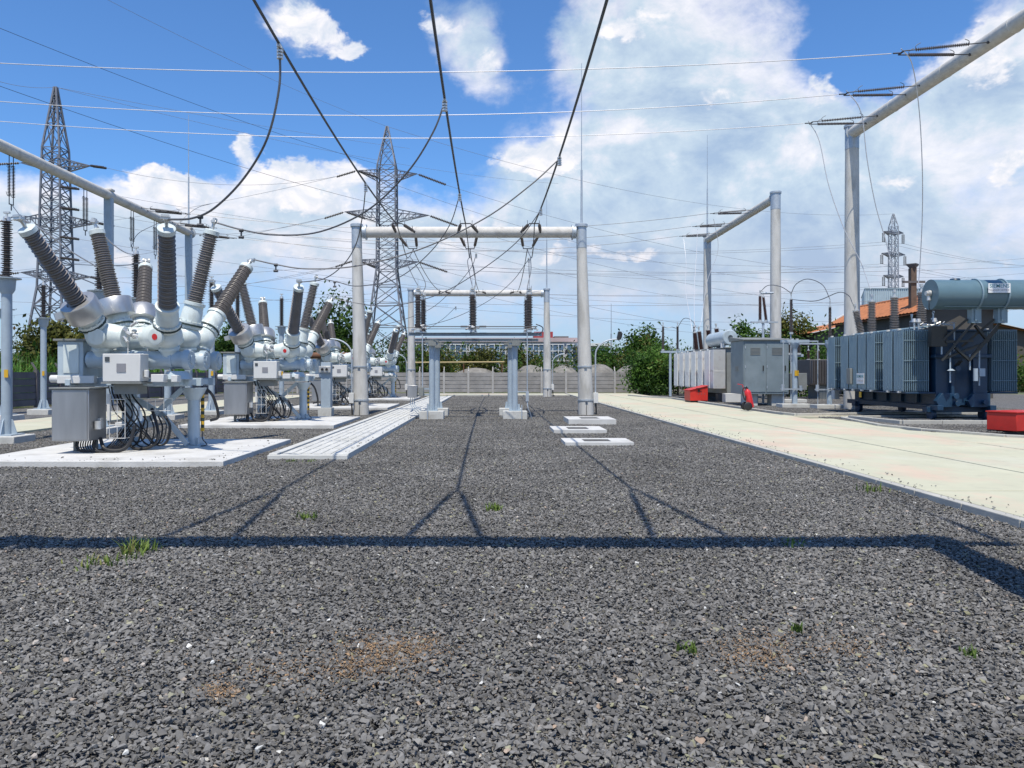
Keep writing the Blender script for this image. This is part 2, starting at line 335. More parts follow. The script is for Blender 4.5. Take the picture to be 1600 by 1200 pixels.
def gravel_mats():
    # stones : one tone per stone, rare pale, ochre and brick-coloured ones
    m = bpy.data.materials.new('crushed_basalt'); m.use_nodes = True; nt = m.node_tree; N = nt.nodes; L = nt.links; b = N['Principled BSDF']
    g = N.new('ShaderNodeNewGeometry'); cr = N.new('ShaderNodeValToRGB'); cr.color_ramp.interpolation = 'LINEAR'; e = cr.color_ramp.elements
    e[0].position = 0; e[0].color = (.108, .104, .097, 1); e[1].position = .5; e[1].color = (.155, .150, .141, 1)
    for p, c in ((.80, (.200, .194, .183)), (.955, (.235, .228, .215)), (.965, (.26, .25, .15)), (.980, (.29, .28, .20)), (.986, (.33, .33, .32)), (.991, (.36, .22, .12)), (.9965, (.40, .40, .38)), (1.0, (.62, .62, .59))):
        q = e.new(p); q.color = (*c, 1)
    L.new(g.outputs['Random Per Island'], cr.inputs[0])
    n = N.new('ShaderNodeTexNoise'); n.inputs['Scale'].default_value = 140; n.inputs['Detail'].default_value = 4; L.new(g.outputs['Position'], n.inputs['Vector'])
    nb = N.new('ShaderNodeTexNoise'); nb.inputs['Scale'].default_value = .55; nb.inputs['Detail'].default_value = 5; L.new(g.outputs['Position'], nb.inputs['Vector'])
    mr = N.new('ShaderNodeMapRange'); mr.inputs[3].default_value = .8; mr.inputs[4].default_value = 1.2; L.new(n.outputs[0], mr.inputs[0])
    mr2 = N.new('ShaderNodeMapRange'); mr2.inputs[1].default_value = .3; mr2.inputs[2].default_value = .7; mr2.inputs[3].default_value = .78; mr2.inputs[4].default_value = 1.18; L.new(nb.outputs[0], mr2.inputs[0])
    mm = N.new('ShaderNodeMath'); mm.operation = 'MULTIPLY'; L.new(mr.outputs[0], mm.inputs[0]); L.new(mr2.outputs[0], mm.inputs[1])
    mx = N.new('ShaderNodeVectorMath'); mx.operation = 'SCALE'; L.new(cr.outputs[0], mx.inputs[0]); L.new(mm.outputs[0], mx.inputs['Scale'])
    L.new(mx.outputs[0], b.inputs['Base Color']); b.inputs['Roughness'].default_value = .8; b.inputs['Specular IOR Level'].default_value = .3
    # far bed : the same grain as a texture
    k = bpy.data.materials.new('gravel_bed_grain'); k.use_nodes = True; nt = k.node_tree; N = nt.nodes; L = nt.links; b = N['Principled BSDF']
    g = N.new('ShaderNodeNewGeometry'); v = N.new('ShaderNodeTexVoronoi'); v.inputs['Scale'].default_value = 26; L.new(g.outputs['Position'], v.inputs['Vector'])
    sp = N.new('ShaderNodeSeparateColor'); L.new(v.outputs['Color'], sp.inputs[0]); cr = N.new('ShaderNodeValToRGB'); e = cr.color_ramp.elements
    e[0].color = (.045, .044, .042, 1); e[1].color = (.20, .195, .186, 1); L.new(sp.outputs[0], cr.inputs[0])
    L.new(cr.outputs[0], b.inputs['Base Color']); b.inputs['Roughness'].default_value = .9
    bp = N.new('ShaderNodeBump'); bp.inputs['Strength'].default_value = .8; bp.inputs['Distance'].default_value = .03; bp.invert = True
    L.new(v.outputs['Distance'], bp.inputs['Height']); L.new(bp.outputs[0], b.inputs['Normal'])
    return m, k
M['stone'], M['bed'] = gravel_mats()
def ground_mat():
    m = mat('rough_grassland', (.09, .11, .05), .95, var=.4, scale=.15, stain=((.20, .17, .12), .08, .5, .8)); return m
def road_mat():
    m = mat('buff_road_concrete', (.485, .475, .35), .85, var=.09, scale=.8, bump=.25, bscale=40)
    nt = m.node_tree; N = nt.nodes; L = nt.links; b = N['Principled BSDF']
    src = b.inputs['Base Color'].links[0].from_socket; g = N.new('ShaderNodeNewGeometry')
    def layer(src, scale, lo, hi, col, amt, stretch=(1, 1, 1)):
        mp = N.new('ShaderNodeMapping'); mp.inputs['Scale'].default_value = stretch; L.new(g.outputs['Position'], mp.inputs[0])
        n = N.new('ShaderNodeTexNoise'); n.inputs['Scale'].default_value = scale; n.inputs['Detail'].default_value = 7; n.inputs['Roughness'].default_value = .65; L.new(mp.outputs[0], n.inputs['Vector'])
        r = N.new('ShaderNodeMapRange'); r.inputs[1].default_value = lo; r.inputs[2].default_value = hi; r.inputs[4].default_value = amt; L.new(n.outputs[0], r.inputs[0])
        x = N.new('ShaderNodeMix'); x.data_type = 'RGBA'; L.new(r.outputs[0], x.inputs[0]); L.new(src, x.inputs[6]); x.inputs[7].default_value = (*col, 1); return x.outputs[2]
    src = layer(src, .55, .50, .68, (.60, .41, .32), .75, (1, .5, 1))
    src = layer(src, .35, .52, .66, (.53, .525, .42), .6)
    src = layer(src, 3.0, .56, .70, (.36, .34, .27), .4)
    src = layer(src, .9, .60, .72, (.30, .29, .25), .35, (1.6, .22, 1))
    L.new(src, b.inputs['Base Color']); return m
M['road'] = road_mat(); M['kerb'] = mat('kerb_concrete', (.42, .41, .37), .9, var=.15, scale=3, bump=.3)
M['joint'] = mat('dark_joint', (.10, .09, .08), .9)
M['sand'] = mat('orange_sand', (.33, .215, .12), .95, var=.5, scale=60, bump=.6, bscale=120)

# ------------------------------------------------------------------ ground, road, gravel
structure(MB().quad((-3000, -200, -.08), (3000, -200, -.08), (3000, 4500, -.08), (-3000, 4500, -.08)).build('ground', ground_mat(), smooth=False))
structure(MB().quad((-22, -30, -.04), (40, -30, -.04), (40, 63, -.04), (-22, 63, -.04)).build('gravel_ground', M['bed'], smooth=False))

def stone_lib(n, seed):
    r = np.random.RandomState(seed); lib = []
    for i in range(n):
        p = r.normal(size=(9, 3)); p /= np.linalg.norm(p, axis=1)[:, None]; p *= r.uniform(.85, 1.05, (9, 1)); p *= np.array([1.35, 1.0, .62])*r.uniform(.85, 1.15, 3)
        bm = bmesh.new(); vs = [bm.verts.new(q) for q in p]; h = bmesh.ops.convex_hull(bm, input=vs)
        bmesh.ops.delete(bm, geom=[v for v in bm.verts if not v.link_faces], context='VERTS')
        bm.verts.index_update(); bmesh.ops.triangulate(bm, faces=bm.faces)
        bmesh.ops.recalc_face_normals(bm, faces=bm.faces)
        lib.append((np.array([v.co[:] for v in bm.verts]), np.array([[v.index for v in f.verts] for f in bm.faces]))); bm.free()
    return lib
def rotmats(r, n, tilt):
    a = r.uniform(0, 2*np.pi, n); bx = r.normal(0, tilt, n); by = r.normal(0, tilt, n)
    out = np.zeros((n, 3, 3)); ca, sa = np.cos(a), np.sin(a); cx, sx = np.cos(bx), np.sin(bx); cy, sy = np.cos(by), np.sin(by)
    Z = np.zeros((n, 3, 3)); Z[:, 0, 0] = ca; Z[:, 0, 1] = -sa; Z[:, 1, 0] = sa; Z[:, 1, 1] = ca; Z[:, 2, 2] = 1
    X = np.zeros((n, 3, 3)); X[:, 0, 0] = 1; X[:, 1, 1] = cx; X[:, 1, 2] = -sx; X[:, 2, 1] = sx; X[:, 2, 2] = cx
    Yv = np.zeros((n, 3, 3)); Yv[:, 1, 1] = 1; Yv[:, 0, 0] = cy; Yv[:, 0, 2] = sy; Yv[:, 2, 0] = -sy; Yv[:, 2, 2] = cy
    return X @ Yv @ Z
def np_mesh(name, V, T, mats):
    me = bpy.data.meshes.new(name); k = T.shape[1]
    me.vertices.add(len(V)); me.vertices.foreach_set('co', V.astype(np.float32).ravel())
    me.loops.add(T.size); me.loops.foreach_set('vertex_index', T.astype(np.int32).ravel())
    me.polygons.add(len(T)); me.polygons.foreach_set('loop_start', np.arange(0, T.size, k, dtype=np.int32)); me.polygons.foreach_set('loop_total', np.full(len(T), k, dtype=np.int32))
    for m in mats: me.materials.append(m)
    me.update(); me.validate(); me.shade_flat(); return me
def gravel_tile(name, seed, lib, n=3700, size=1.0):
    r = np.random.RandomState(seed); Vs = []; Ts = []; o = 0
    pos = np.c_[r.uniform(-size/2, size/2, (n, 2)), r.uniform(-.022, .012, n)]
    rad = np.clip(r.lognormal(math.log(.0110), .36, n), .005, .026); rm = rotmats(r, n, .36); ids = r.randint(0, len(lib), n)
    for i in range(n):
        v, t = lib[ids[i]]; w = (v*rad[i]) @ rm[i].T+pos[i]; Vs.append(w); Ts.append(t+o); o += len(v)
    return np_mesh(name, np.concatenate(Vs), np.concatenate(Ts), [M['stone']])

def build_gravel():
    lib = stone_lib(40, 3); src = []
    for k in range(6):
        me = gravel_tile('gravel_patch', 20+k, lib); o = bpy.data.objects.new('gravel_patch', me); src.append(o)
    pts = []; 
    def inside_road(x, y): return x > 6.1
    for iy in range(0, 52):
        y = 2.0+iy
        for ix in range(-16, 8):
            x = ix+.5
            if x > 6.0 or x < -12.6: continue
            if abs(x-(.0)) > (y+1.2)*0.72+1.2 : continue
            if -9.1+.6 < x < -4.6-.6 and 13.1+.6 < y < 17.6-.6: continue
            if -4.17+.55 < x < -2.69-.55 and y > 15: continue
            pts.append((x, y, -.004+.006*math.sin(1.3*x+.5*y)+.005*math.sin(.9*y-.6*x+1)))
    for iy in range(0, 30):           # raised transformer islands
        for ix in range(0, 14):
            x, y = 11.9+ix, 19.4+iy
            if y > 26 and x < 11.9: continue
            if x > 22 : continue
            if abs(x) > (y+1)*.72+1: continue
            pts.append((x, y, .07 if y > 27 or x > 13.4 - (y-19.4)*.25 else .07))
    pts = [p for p in pts if not (p[2] > .01 and (p[1] < 20.2 or (27.2 < p[1] < 28.3)))]
    me = bpy.data.meshes.new('gravel'); me.from_pydata(pts, [], [])
    n = len(pts); at = me.attributes.new('pick', 'INT', 'POINT'); at.data.foreach_set('value', [rng.randrange(6) for _ in range(n)])
    at = me.attributes.new('turn', 'FLOAT', 'POINT'); at.data.foreach_set('value', [rng.randrange(4)*math.pi/2 for _ in range(n)])
    o = bpy.data.objects.new('gravel', me); COL.objects.link(o); o['kind'] = 'stuff'; tag(o, 'dark grey crushed stone gravel covering the yard', 'gravel', kind='stuff')
    ng = bpy.data.node_groups.new('gravel_spread', 'GeometryNodeTree'); ng.interface.new_socket('Geometry', in_out='INPUT', socket_type='NodeSocketGeometry'); ng.interface.new_socket('Geometry', in_out='OUTPUT', socket_type='NodeSocketGeometry')
    N = ng.nodes; L = ng.links; gi = N.new('NodeGroupInput'); go = N.new('NodeGroupOutput'); jn = N.new('GeometryNodeJoinGeometry')
    pk = N.new('GeometryNodeInputNamedAttribute'); pk.data_type = 'INT'; pk.inputs[0].default_value = 'pick'
    tn = N.new('GeometryNodeInputNamedAttribute'); tn.data_type = 'FLOAT'; tn.inputs[0].default_value = 'turn'
    cv = N.new('ShaderNodeCombineXYZ'); L.new(tn.outputs[0], cv.inputs[2])
    for k in range(6):
        oi = N.new('GeometryNodeObjectInfo'); oi.inputs[0].default_value = src[k]; oi.inputs['As Instance'].default_value = True
        cp = N.new('FunctionNodeCompare'); cp.data_type = 'INT'; cp.operation = 'EQUAL'; L.new(pk.outputs[0], cp.inputs[2]); cp.inputs[3].default_value = k
        ip = N.new('GeometryNodeInstanceOnPoints'); L.new(gi.outputs[0], ip.inputs['Points']); L.new(cp.outputs[0], ip.inputs['Selection']); L.new(oi.outputs['Geometry'], ip.inputs['Instance']); L.new(cv.outputs[0], ip.inputs['Rotation'])
        L.new(ip.outputs[0], jn.inputs[0])
    L.new(jn.outputs[0], go.inputs[0]); md = o.modifiers.new('spread', 'NODES'); md.node_group = ng
build_gravel()
def stray_stones():
    lib = stone_lib(24, 9); r = np.random.RandomState(31); Vs = []; Ts = []; o = 0; spots = []
    for i in range(420): spots.append((5.52+abs(r.normal(0, .28)), r.uniform(6.5, 40), .078))
    for i in range(45): spots.append((r.uniform(-9, -4.65), 13.12+abs(r.normal(0, .3)), .1))
    for i in range(30): spots.append((-4.62-abs(r.normal(0, .25)), r.uniform(13.2, 17.4), .1))
    for i in range(140): spots.append((-2.72-abs(r.normal(0, .06)), r.uniform(14.4, 40), .110))
    rm = rotmats(r, len(spots), .3); rad = np.clip(r.lognormal(math.log(.011), .4, len(spots)), .005, .022)
    for i, p in enumerate(spots):
        v, t = lib[r.randint(24)]; w = (v*rad[i]) @ rm[i].T; w[:, 2] -= w[:, 2].min(); Vs.append(w+np.array(p)); Ts.append(t+o); o += len(v)
    ob = bpy.data.objects.new('stray_stones', np_mesh('stray_stones', np.concatenate(Vs), np.concatenate(Ts), [M['stone']])); COL.objects.link(ob)
    tag(ob, 'loose gravel stones strewn along the road kerb and concrete edges', 'gravel', kind='stuff')
stray_stones()

# road with a kerb, joints cut as real gaps between the slabs
ZR = .07
def build_road():
    mb = MB(); xs = [5.62, 8.15, 10.62]; y = -8.0; g = .03
    ys = [-8, -2, 4, 10, 16, 22, 28, 34, 40, 46, 52, 58.5]
    for a, b in zip(ys[:-1], ys[1:]):
        for c, d in zip(xs[:-1], xs[1:]): mb.bb(c+g, d-g, a+g, b-g, -.05, ZR)
    ax = [10.62, 13.6, 17.6, 21.6, 26, 32]; ay = [-8, -2, 4, 10, 13.6, 16.9]
    for a, b in zip(ay[:-1], ay[1:]):
        for c, d in zip(ax[:-1], ax[1:]): mb.bb(c+g, d-g, a+g, b-g, -.05, ZR)
    mb.prism([(10.63, 16.92), (13.2, 16.92), (11.15, 20.6), (11.55, 23.0), (11.65, 25.9), (10.63, 25.9)], -.05, ZR-.002)
    for a, b in zip([-6, -.3], [-.3, 5.5]): mb.bb(a+g, b-g, 54.6, 58.5, -.05, ZR-.02)
    for (a, b) in ((10.63, 16), (16, 22)): mb.bb(a+g, b-g, 27.4, 28.4, -.05, ZR-.01)
    structure(mb.build('road', M['road'], smooth=False, bevel=.006, seg=1))
    mb = MB()
    y = -8
    while y < 58: mb.bb(5.49, 5.61, y+.006, y+.994, -.05, ZR+.006); y += 1.0
    structure(mb.build('kerb', M['kerb'], smooth=False, bevel=.01, seg=2))
    mb = MB()
    def kerbline(pts, h=.13):
        for p, q in zip(pts[:-1], pts[1:]):
            p = Vector((p[0], p[1], 0)); q = Vector((q[0], q[1], 0)); n = max(1, int((q-p).length)); 
            for i in range(n):
                a = p.lerp(q, i/n); b = p.lerp(q, (i+1)/n); d = (b-a).normalized()*.005
                mb.beam(Vector((a.x, a.y, (h+ZR)/2))+d, Vector((b.x, b.y, (h+ZR)/2))-d, .14, h+ZR, up=(0, 0, 1))
    kerbline([(22, 17.0), (13.3, 17.6), (12.3, 18.4), (11.45, 20.4), (11.2, 22.2), (11.75, 25.8)], .06)
    kerbline([(11.75, 25.8), (12.8, 26.6), (22, 27.2)], .06)
    kerbline([(22, 28.6), (14, 28.5), (10.9, 27.6), (10.75, 29), (10.75, 45.6)], .08)
    kerbline([(10.75, 45.6), (9.6, 49), (9.2, 52)], .08)
    kerbline([(16.9, 22.9), (12.2, 22.9), (11.9, 25.6)], .12)
    kerbline([(-3, 53.2), (5.3, 53.2)], .02)
    structure(mb.build('island_kerb', M['kerb'], smooth=False, bevel=.012))
    mb = MB()
    for a in range(8): mb.bb(-15.4, -12.4, 6+a*6+.02, 12+a*6-.02, -.05, .07)
    structure(mb.build('side_road', M['road'], smooth=False))
build_road()

# orange grit spilled between the stones
def grit():
    lib = stone_lib(12, 5); r = np.random.RandomState(12); Vs = []; Ts = []; o = 0; spots = []
    for (px, py, sx, sy, k) in ((605, 1020, 42, 18, 2300), (645, 1008, 26, 9, 600), (550, 1045, 30, 10, 500), (450, 1052, 60, 9, 450), (345, 1082, 16, 7, 420), (1185, 1020, 36, 15, 1100), (1320, 1012, 34, 9, 350), (1240, 1000, 90, 22, 350), (560, 1030, 150, 36, 800)):
        for q in range(k):
            g = G(px+r.normal(0, sx), py+r.normal(0, sy)); spots.append((g.x, g.y, r.uniform(-.008, .016)))
    rm = rotmats(r, len(spots), .4); rad = np.clip(r.lognormal(math.log(.0030), .45, len(spots)), .0015, .012)
    for i, p in enumerate(spots):
        v, t = lib[r.randint(12)]; Vs.append((v*rad[i]) @ rm[i].T+np.array(p)); Ts.append(t+o); o += len(v)
    ob = bpy.data.objects.new('orange_grit', np_mesh('orange_grit', np.concatenate(Vs), np.concatenate(Ts), [M['sand']])); COL.objects.link(ob)
    tag(ob, 'orange grit spilled thinly between the dark stones', 'sand', kind='stuff')
grit()

# weeds
def weed(px, py, h, n, seed, label, spread=.12):
    r = random.Random(seed); g = G(px, py); mb = MB()
    for i in range(n):
        a = r.uniform(0, 6.28); ln = h*r.uniform(.5, 1.1); b = Vector((g.x+r.gauss(0, spread*.35), g.y+r.gauss(0, spread*.35), -.01))
        d = Vector((math.cos(a), math.sin(a), 0)); wd = r.uniform(.004, .009)*(1+h); s = Vector((-d.y, d.x, 0))
        lean = r.uniform(.2, 1.0); pts = []
        for k in range(5):
            t = k/4; pts.append(b+d*(ln*lean*t*t*.8)+Vector((0, 0, ln*(t-.35*lean*t*t))))
        vs = []
        for k, p in enumerate(pts): w = wd*(1-(k/4)**2)+.0006; vs += [p-s*w, p+s*w]
        mb.add(vs, [(2*k, 2*k+1, 2*k+3, 2*k+2) for k in range(4)])
    return tag(mb.build('weed', M['grass'], loc=(g.x, g.y, 0), smooth=False), label, 'weed', 'weeds growing in the gravel')
weed(213, 862, .17, 70, 1, 'tallest green weed clump across the beam shadow at left', .30)
weed(160, 880, .10, 50, 2, 'low sparse weed just in front of the shadow line at far left', .26)
weed(480, 810, .11, 40, 3, 'weed tuft beyond the shadow, below the end of the cable trench', .16)
weed(772, 797, .12, 44, 4, 'bright weed tuft between the legs of the forked shadow', .16)
weed(1238, 850, .08, 26, 5, 'flat weed lying in the beam shadow right of centre', .18)
weed(1075, 1015, .08, 26, 6, 'small weed in the near gravel beside the right sand patch', .1)
weed(1246, 985, .09, 16, 7, 'thin upright weed sprig right of the sand patch', .05)
weed(1517, 1022, .06, 26, 8, 'small weed in the near gravel close to the right picture edge', .08)
weed(1365, 768, .16, 40, 9, 'yellowish weed clump against the road kerb', .2)
weed(455, 722, .12, 26, 10, 'weed sprouting at the near end of the cable trench', .12)
weed(482, 722, .10, 20, 11, 'low weed right at the trench end, right of a taller sprout', .2)

# ------------------------------------------------------------------ pads, trench, chambers
pad0 = MB().bb(-9.1, -4.6, 13.1, 17.5, -.1, .1).build('concrete_pad', M['pad'], loc=(-6.85, 15.3, 0), bevel=.012)
tag(pad0, 'white concrete pad under the nearest switchgear unit', 'concrete pad', 'concrete pads under the switchgear')
BAYS = [0, 9.1, 20.4, 31.5]
for d, l in zip(BAYS[1:], ('white concrete pad under the second switchgear unit from the camera', 'white concrete pad of the unit half hidden by the gantry post', 'white concrete pad under the farthest switchgear unit')):
    copy_tree(pad0, (0, d, 0), l)
def build_trench():
    t = thing('cable_trench', (-3.43, 14.3, 0), 'long cable trench with pale louvred covers and raised edges', 'cable trench')
    mb = MB(); y = 14.4
    while y < 50:
        x0, x1 = -4.0, -3.0
        mb.bb(x0, x1, y, y+.98, .0, .075)
        for k in range(5):
            mb.bb(x0+.06+k*.19, x0+.06+k*.19+.13, y+.05, y+.93, .07, .09)
        y += 1.0
    mb.build('cover', M['cover'], t, bevel=.006, seg=1)
    for x0, x1 in ((-4.17, -4.02), (-2.98, -2.69)):
        MB().bb(x0, x1, 14.3, 50.4, -.1, .105).build('edge_beam', M['cover'], t, bevel=.01)
    MB().bb(-4.17, -2.69, 14.2, 14.295, -.1, .085).build('end_beam', M['cover'], t, bevel=.01)
build_trench()
def chamber(x0, x1, y0, y1, h, label):
    t = thing('inspection_chamber', ((x0+x1)/2, (y0+y1)/2, 0), label, 'chamber cover', 'inspection chambers in the gravel')
    ax, bx = x0+(x1-x0)*.30, x0+(x1-x0)*.70; ay, by = y0+(y1-y0)*.24, y0+(y1-y0)*.78
    mb = MB(); mb.bb(x0, x1, y0, ay, -.1, h).bb(x0, x1, by, y1, -.1, h).bb(x0, ax, ay, by, -.1, h).bb(bx, x1, ay, by, -.1, h)
    mb.build('frame', M['pad'], t); MB().bb(ax+.01, bx-.01, ay+.01, by-.01, -.1, h-.008).build('lid', M['lid'], t)
    return t
chamber(1.6, 3.12, 16.95, 18.1, .07, 'nearest and flattest white concrete chamber with dark lid')
chamber(1.62, 3.03, 20.4, 21.9, .09, 'middle white concrete chamber with dark lid')
chamber(2.36, 3.84, 23.9, 25.6, .16, 'tallest white concrete chamber, at the foot of the right gantry post')

# ------------------------------------------------------------------ gantries
def rod(mb, p, ztop, z1, r=.045):
    p = Vector(p); mb.cyl(p, (p.x, p.y, z1), r, r*.8, 8); mb.cyl((p.x, p.y, z1), (p.x, p.y, ztop), r*.45, r*.25, 6)
def post(t, x, y, zt, r0=.30, r1=.19, lean=0.0, bands=(1.85, .57), cap=.9):
    b = Vector((x, y, -.1)); tp = Vector((x-lean, y, zt-cap)); top = Vector((x-lean*1.05, y, zt))
    o = MB().cyl(b, tp, r0, r1, 28).build('post', M['pole'], t)
    mb = MB(); mb.cyl(tp-Vector((0, 0, .03)), top-Vector((0, 0, .12)), r1+.008, r1+.006, 28); mb.lathe(top-Vector((0, 0, .12)), (0, 0, 1), [(r1+.05, 0), (r1+.05, .1), (r1+.02, .12)], 28)
    mb.build('cap', M['galv'], o)
    mb = MB()
    for z in bands:
        k = (z+.1)/(zt-cap+.1); c = b.lerp(tp, k); rr = r0+(r1-r0)*k
        mb.lathe(c-Vector((0, 0, .025)), (0, 0, 1), [(rr+.004, 0), (rr+.022, .0), (rr+.022, .05), (rr+.004, .05)], 28, False)
        mb.bb(c.x-.05, c.x+.05, c.y-rr-.06, c.y-rr+.01, z-.035, z+.035)
    mb.build('band', M['galv'], o)
    if bands:
        c = b; pts = [(c.x-.02, c.y-r0-.015, 0), (c.x-.02, c.y-r0-.0, .25), (c.x-.01, c.y-r0+.02, .55)]
        MB().tube(pts, .012, 6).build('earth_strap', M['wire_dark'], o)
    return o
def beam(t, p, q, r=.21, flange=True):
    p, q = Vector(p), Vector(q); d = (q-p).normalized(); ln = (q-p).length
    prof = [(r, 0)]
    for k in range(1, 4):
        s = ln*k/4; prof += [(r, s-.03), (r+.012, s-.02), (r+.012, s+.02), (r, s+.03)]
    prof.append((r, ln)); o = MB().lathe(p, d, prof, 28).build('beam', M['beam'], t)
    mb = MB()
    for a, sg in ((p, 1), (q, -1)): mb.lathe(a, d*sg, [(r+.03, 0), (r+.03, .12), (r+.09, .12), (r+.09, .16), (r+.02, .16)], 20)
    mb.build('collar', M['galv'], o); return o
PX = [-3.35, -.95, 1.45]
def cross_gantry(xl, xr, y, zt, label, rodz=None, bands=(1.85, .57), lean=.17):
    t = thing('gantry', ((xl+xr)/2, y, 0), label, 'gantry', 'portal gantries over the yard')
    post(t, xl, y, zt, lean=lean, bands=bands); post(t, xr, y, zt, lean=lean, bands=bands)
    beam(t, (xl-lean+.22, y, zt-.32), (xr-lean-.22, y, zt-.32))
    if rodz:
        mb = MB(); o = rodz[2] if len(rodz) > 2 else 0; rod(mb, (xr-lean+o, y, zt-(.6 if o else 0)), rodz[1], rodz[0])
        if o: mb.bb(xr, xr+o+.1, y-.06, y+.06, zt-.5, zt-.4)
        mb.build('lightning_rod', M['galv'], t)
    return t
cross_gantry(-5.05, 3.58, 29.5, 7.33, 'nearest portal gantry in view, two thick concrete posts and pipe beam', (9.4, 13.5))
cross_gantry(-5.5, 3.7, 52.0, 7.33, 'farther and smaller portal gantry framed below the nearest beam', (10.6, 14.3), lean=.05)
cross_gantry(-5.0, 3.85, 4.15, 7.35, 'gantry standing over the camera, beam out of sight above, casting the foreground shadow', (9.4, 13.0, .62), lean=.0)

def line_gantry(x, ys, y_end, zt, label, rodat=None, free=None):
    t = thing('gantry', (x, ys[0], 0), label, 'gantry', 'tall line gantries along the yard sides')
    for y in ys: post(t, x, y, zt, .33, .27, 0, bands=(), cap=1.0)
    if free: post(t, x, free, zt, .33, .27, 0, bands=(), cap=1.0)
    pts = sorted(ys+[y_end]); beam(t, (x, pts[0], zt-.35), (x, pts[-1], zt-.35), .24)
    if rodat: mb = MB(); rod(mb, (x, rodat[0], zt), rodat[2], rodat[1], .06); mb.build('lightning_rod', M['galv'], t)
    return t
line_gantry(15.2, [32.5], 19.0, 12.1, 'tall single-post gantry at right, beam running out of the top right corner', free=19.0)
line_gantry(16.2, [44.0, 58.0], 44.0, 12.0, 'right-hand gantry farther back with a short beam above the grey cabinet', (58.0, 15.5, 19.6))
line_gantry(-26.5, [21.0, 33.5], 33.5, 12.15, 'left gantry outside the picture that ends the three crossing conductors')
gl = thing('gantry', (-20, 40, 0), 'left side gantry with steel posts, beam sloping down out of the left edge', 'gantry', 'tall line gantries along the yard sides')
for y in (40.0, 50.5, 29.5):
    o = MB().bb(-20.2, -19.8, y-.17, y+.17, -.1, 11.05).build('post', M['tube'], gl, bevel=.04)
    MB().bb(-20.24, -19.76, y-.21, y+.21, 11.05, 11.2).build('cap', M['beam'], o, bevel=.05)
beam(gl, (-20.0, 22, 10.85), (-20.0, 51.0, 10.85), .24)
mb = MB(); rod(mb, (-20.0, 50.5, 11.2), 18.6, 14.5, .06)
mb.mat(0); mb.build('lightning_rod', M['galv'], gl)

# ------------------------------------------------------------------ insulator strings and conductors
def rod_insulator(mb, p, q, rc=.022, rs=.06, pitch=.06, n=8):
    p, q = Vector(p), Vector(q); ln = (q-p).length; k = max(3, int(ln/pitch)); prof = [(rc, 0)]
    for i in range(k):
        s = ln*(i+.5)/k; prof += [(rc, s-pitch*.32), (rs, s-pitch*.04), (rs, s+pitch*.06), (rc, s+pitch*.3)]
    prof.append((rc, ln)); mb.lathe(p, q-p, prof, n)
def string_set(b0, b1, yk, label, cat='insulator string', group='insulator strings at the gantries', rs=.055, horn=True, spread=.34, frac=(.16, .78)):
    """two parallel strings from the beam points b0, b1 to a yoke"""
    b0, b1, yk = Vector(b0), Vector(b1), Vector(yk); t = thing('insulator_string', yk, label, cat, group)
    side = (b1-b0).normalized(); ends = [yk-side*spread/2, yk+side*spread/2]; ax = (yk-(b0+b1)/2).normalized()
    hw = MB()
    for b, e in zip((b0, b1), ends):
        a0 = b.lerp(e, frac[0]); a1 = b.lerp(e, frac[1])
        mb = MB(); rod_insulator(mb, a0, a1, rs=rs); mb.build('insulator', M['porc_dark'], t)
        hw.tube([b, a0], .018, 6); hw.tube([a1, e], .018, 6); hw.sphere(b, .05, 8, 6)
        if horn:
            up = Vector((0, 0, 1)) if abs(ax.z) < .7 else Vector((0, -1, 0))
            hw.tube(spline([a1, a1+up*.12-ax*.02, a1+up*.2-ax*.16], 4), .010, 5); hw.tube(spline([a0, a0+up*.1+ax*.02, a0+up*.16+ax*.14], 4), .010, 5)
    hw.beam(ends[0], ends[1], .05, .03); hw.tube([yk, yk+ax*.25], .022, 6)
    hw.build('fitting', M['wire_dark'], t); return t
names = ['left', 'centre', 'right']
WG = 'yard conductors and droppers'
def wire(pts, r, label, m='wire', name='conductor', group=WG, n=6):
    c = Vector(pts[0]); return tag(MB().tube(pts, r, n).build(name, M[m], loc=c), label, 'conductor', group)
ZB = 7.0; GY = [4.15, 29.5, 52.0]
for i, x in enumerate(PX):
    nm = names[i]
    for (y, sg, wh) in ((4.15, 1, 'overhead gantry of the foreground shadow'), (29.5, -1, 'near side of the nearest gantry beam'), (29.5, 1, 'far side of the nearest gantry beam'), (52.0, -1, 'near side of the farther gantry beam')):
        dx = .0 if y < 40 else .1
        fg = y < 5; dx = .12 if fg else dx
        string_set((x-.36+dx, y+sg*.2, ZB), (x+.36+dx, y+sg*.2, ZB), (x+dx, y+sg*(3.25 if fg else 2.7), ZB-(.18 if y > 5 else .15)), 'dead-end insulator pair of the %s phase on the %s' % (nm, wh), rs=.05 if fg else .06, spread=.10 if fg else .34, frac=(.03, .90) if fg else (.16, .78))
    wire(sagline((x+.12, 7.55, ZB-.17), (x, 26.7, ZB-.2), .30, 30), .024, 'thick %s conductor running overhead from the camera to the nearest gantry' % nm, 'wire_dark')
    wire(sagline((x, 32.3, ZB-.2), (x+.1, 49.2, ZB-.2), .35, 20), .018, '%s conductor between the nearest and the farther gantry' % nm, 'wire')
    # jumper under the beam
    wire(spline([(x, 26.75, ZB-.2), (x+.04, 28.0, ZB-.62), (x+.05, 29.5, ZB-.95), (x+.03, 31.0, ZB-.62), (x, 32.25, ZB-.2)], 6), .018, '%s jumper loop hanging under the nearest gantry beam' % nm, 'wire')

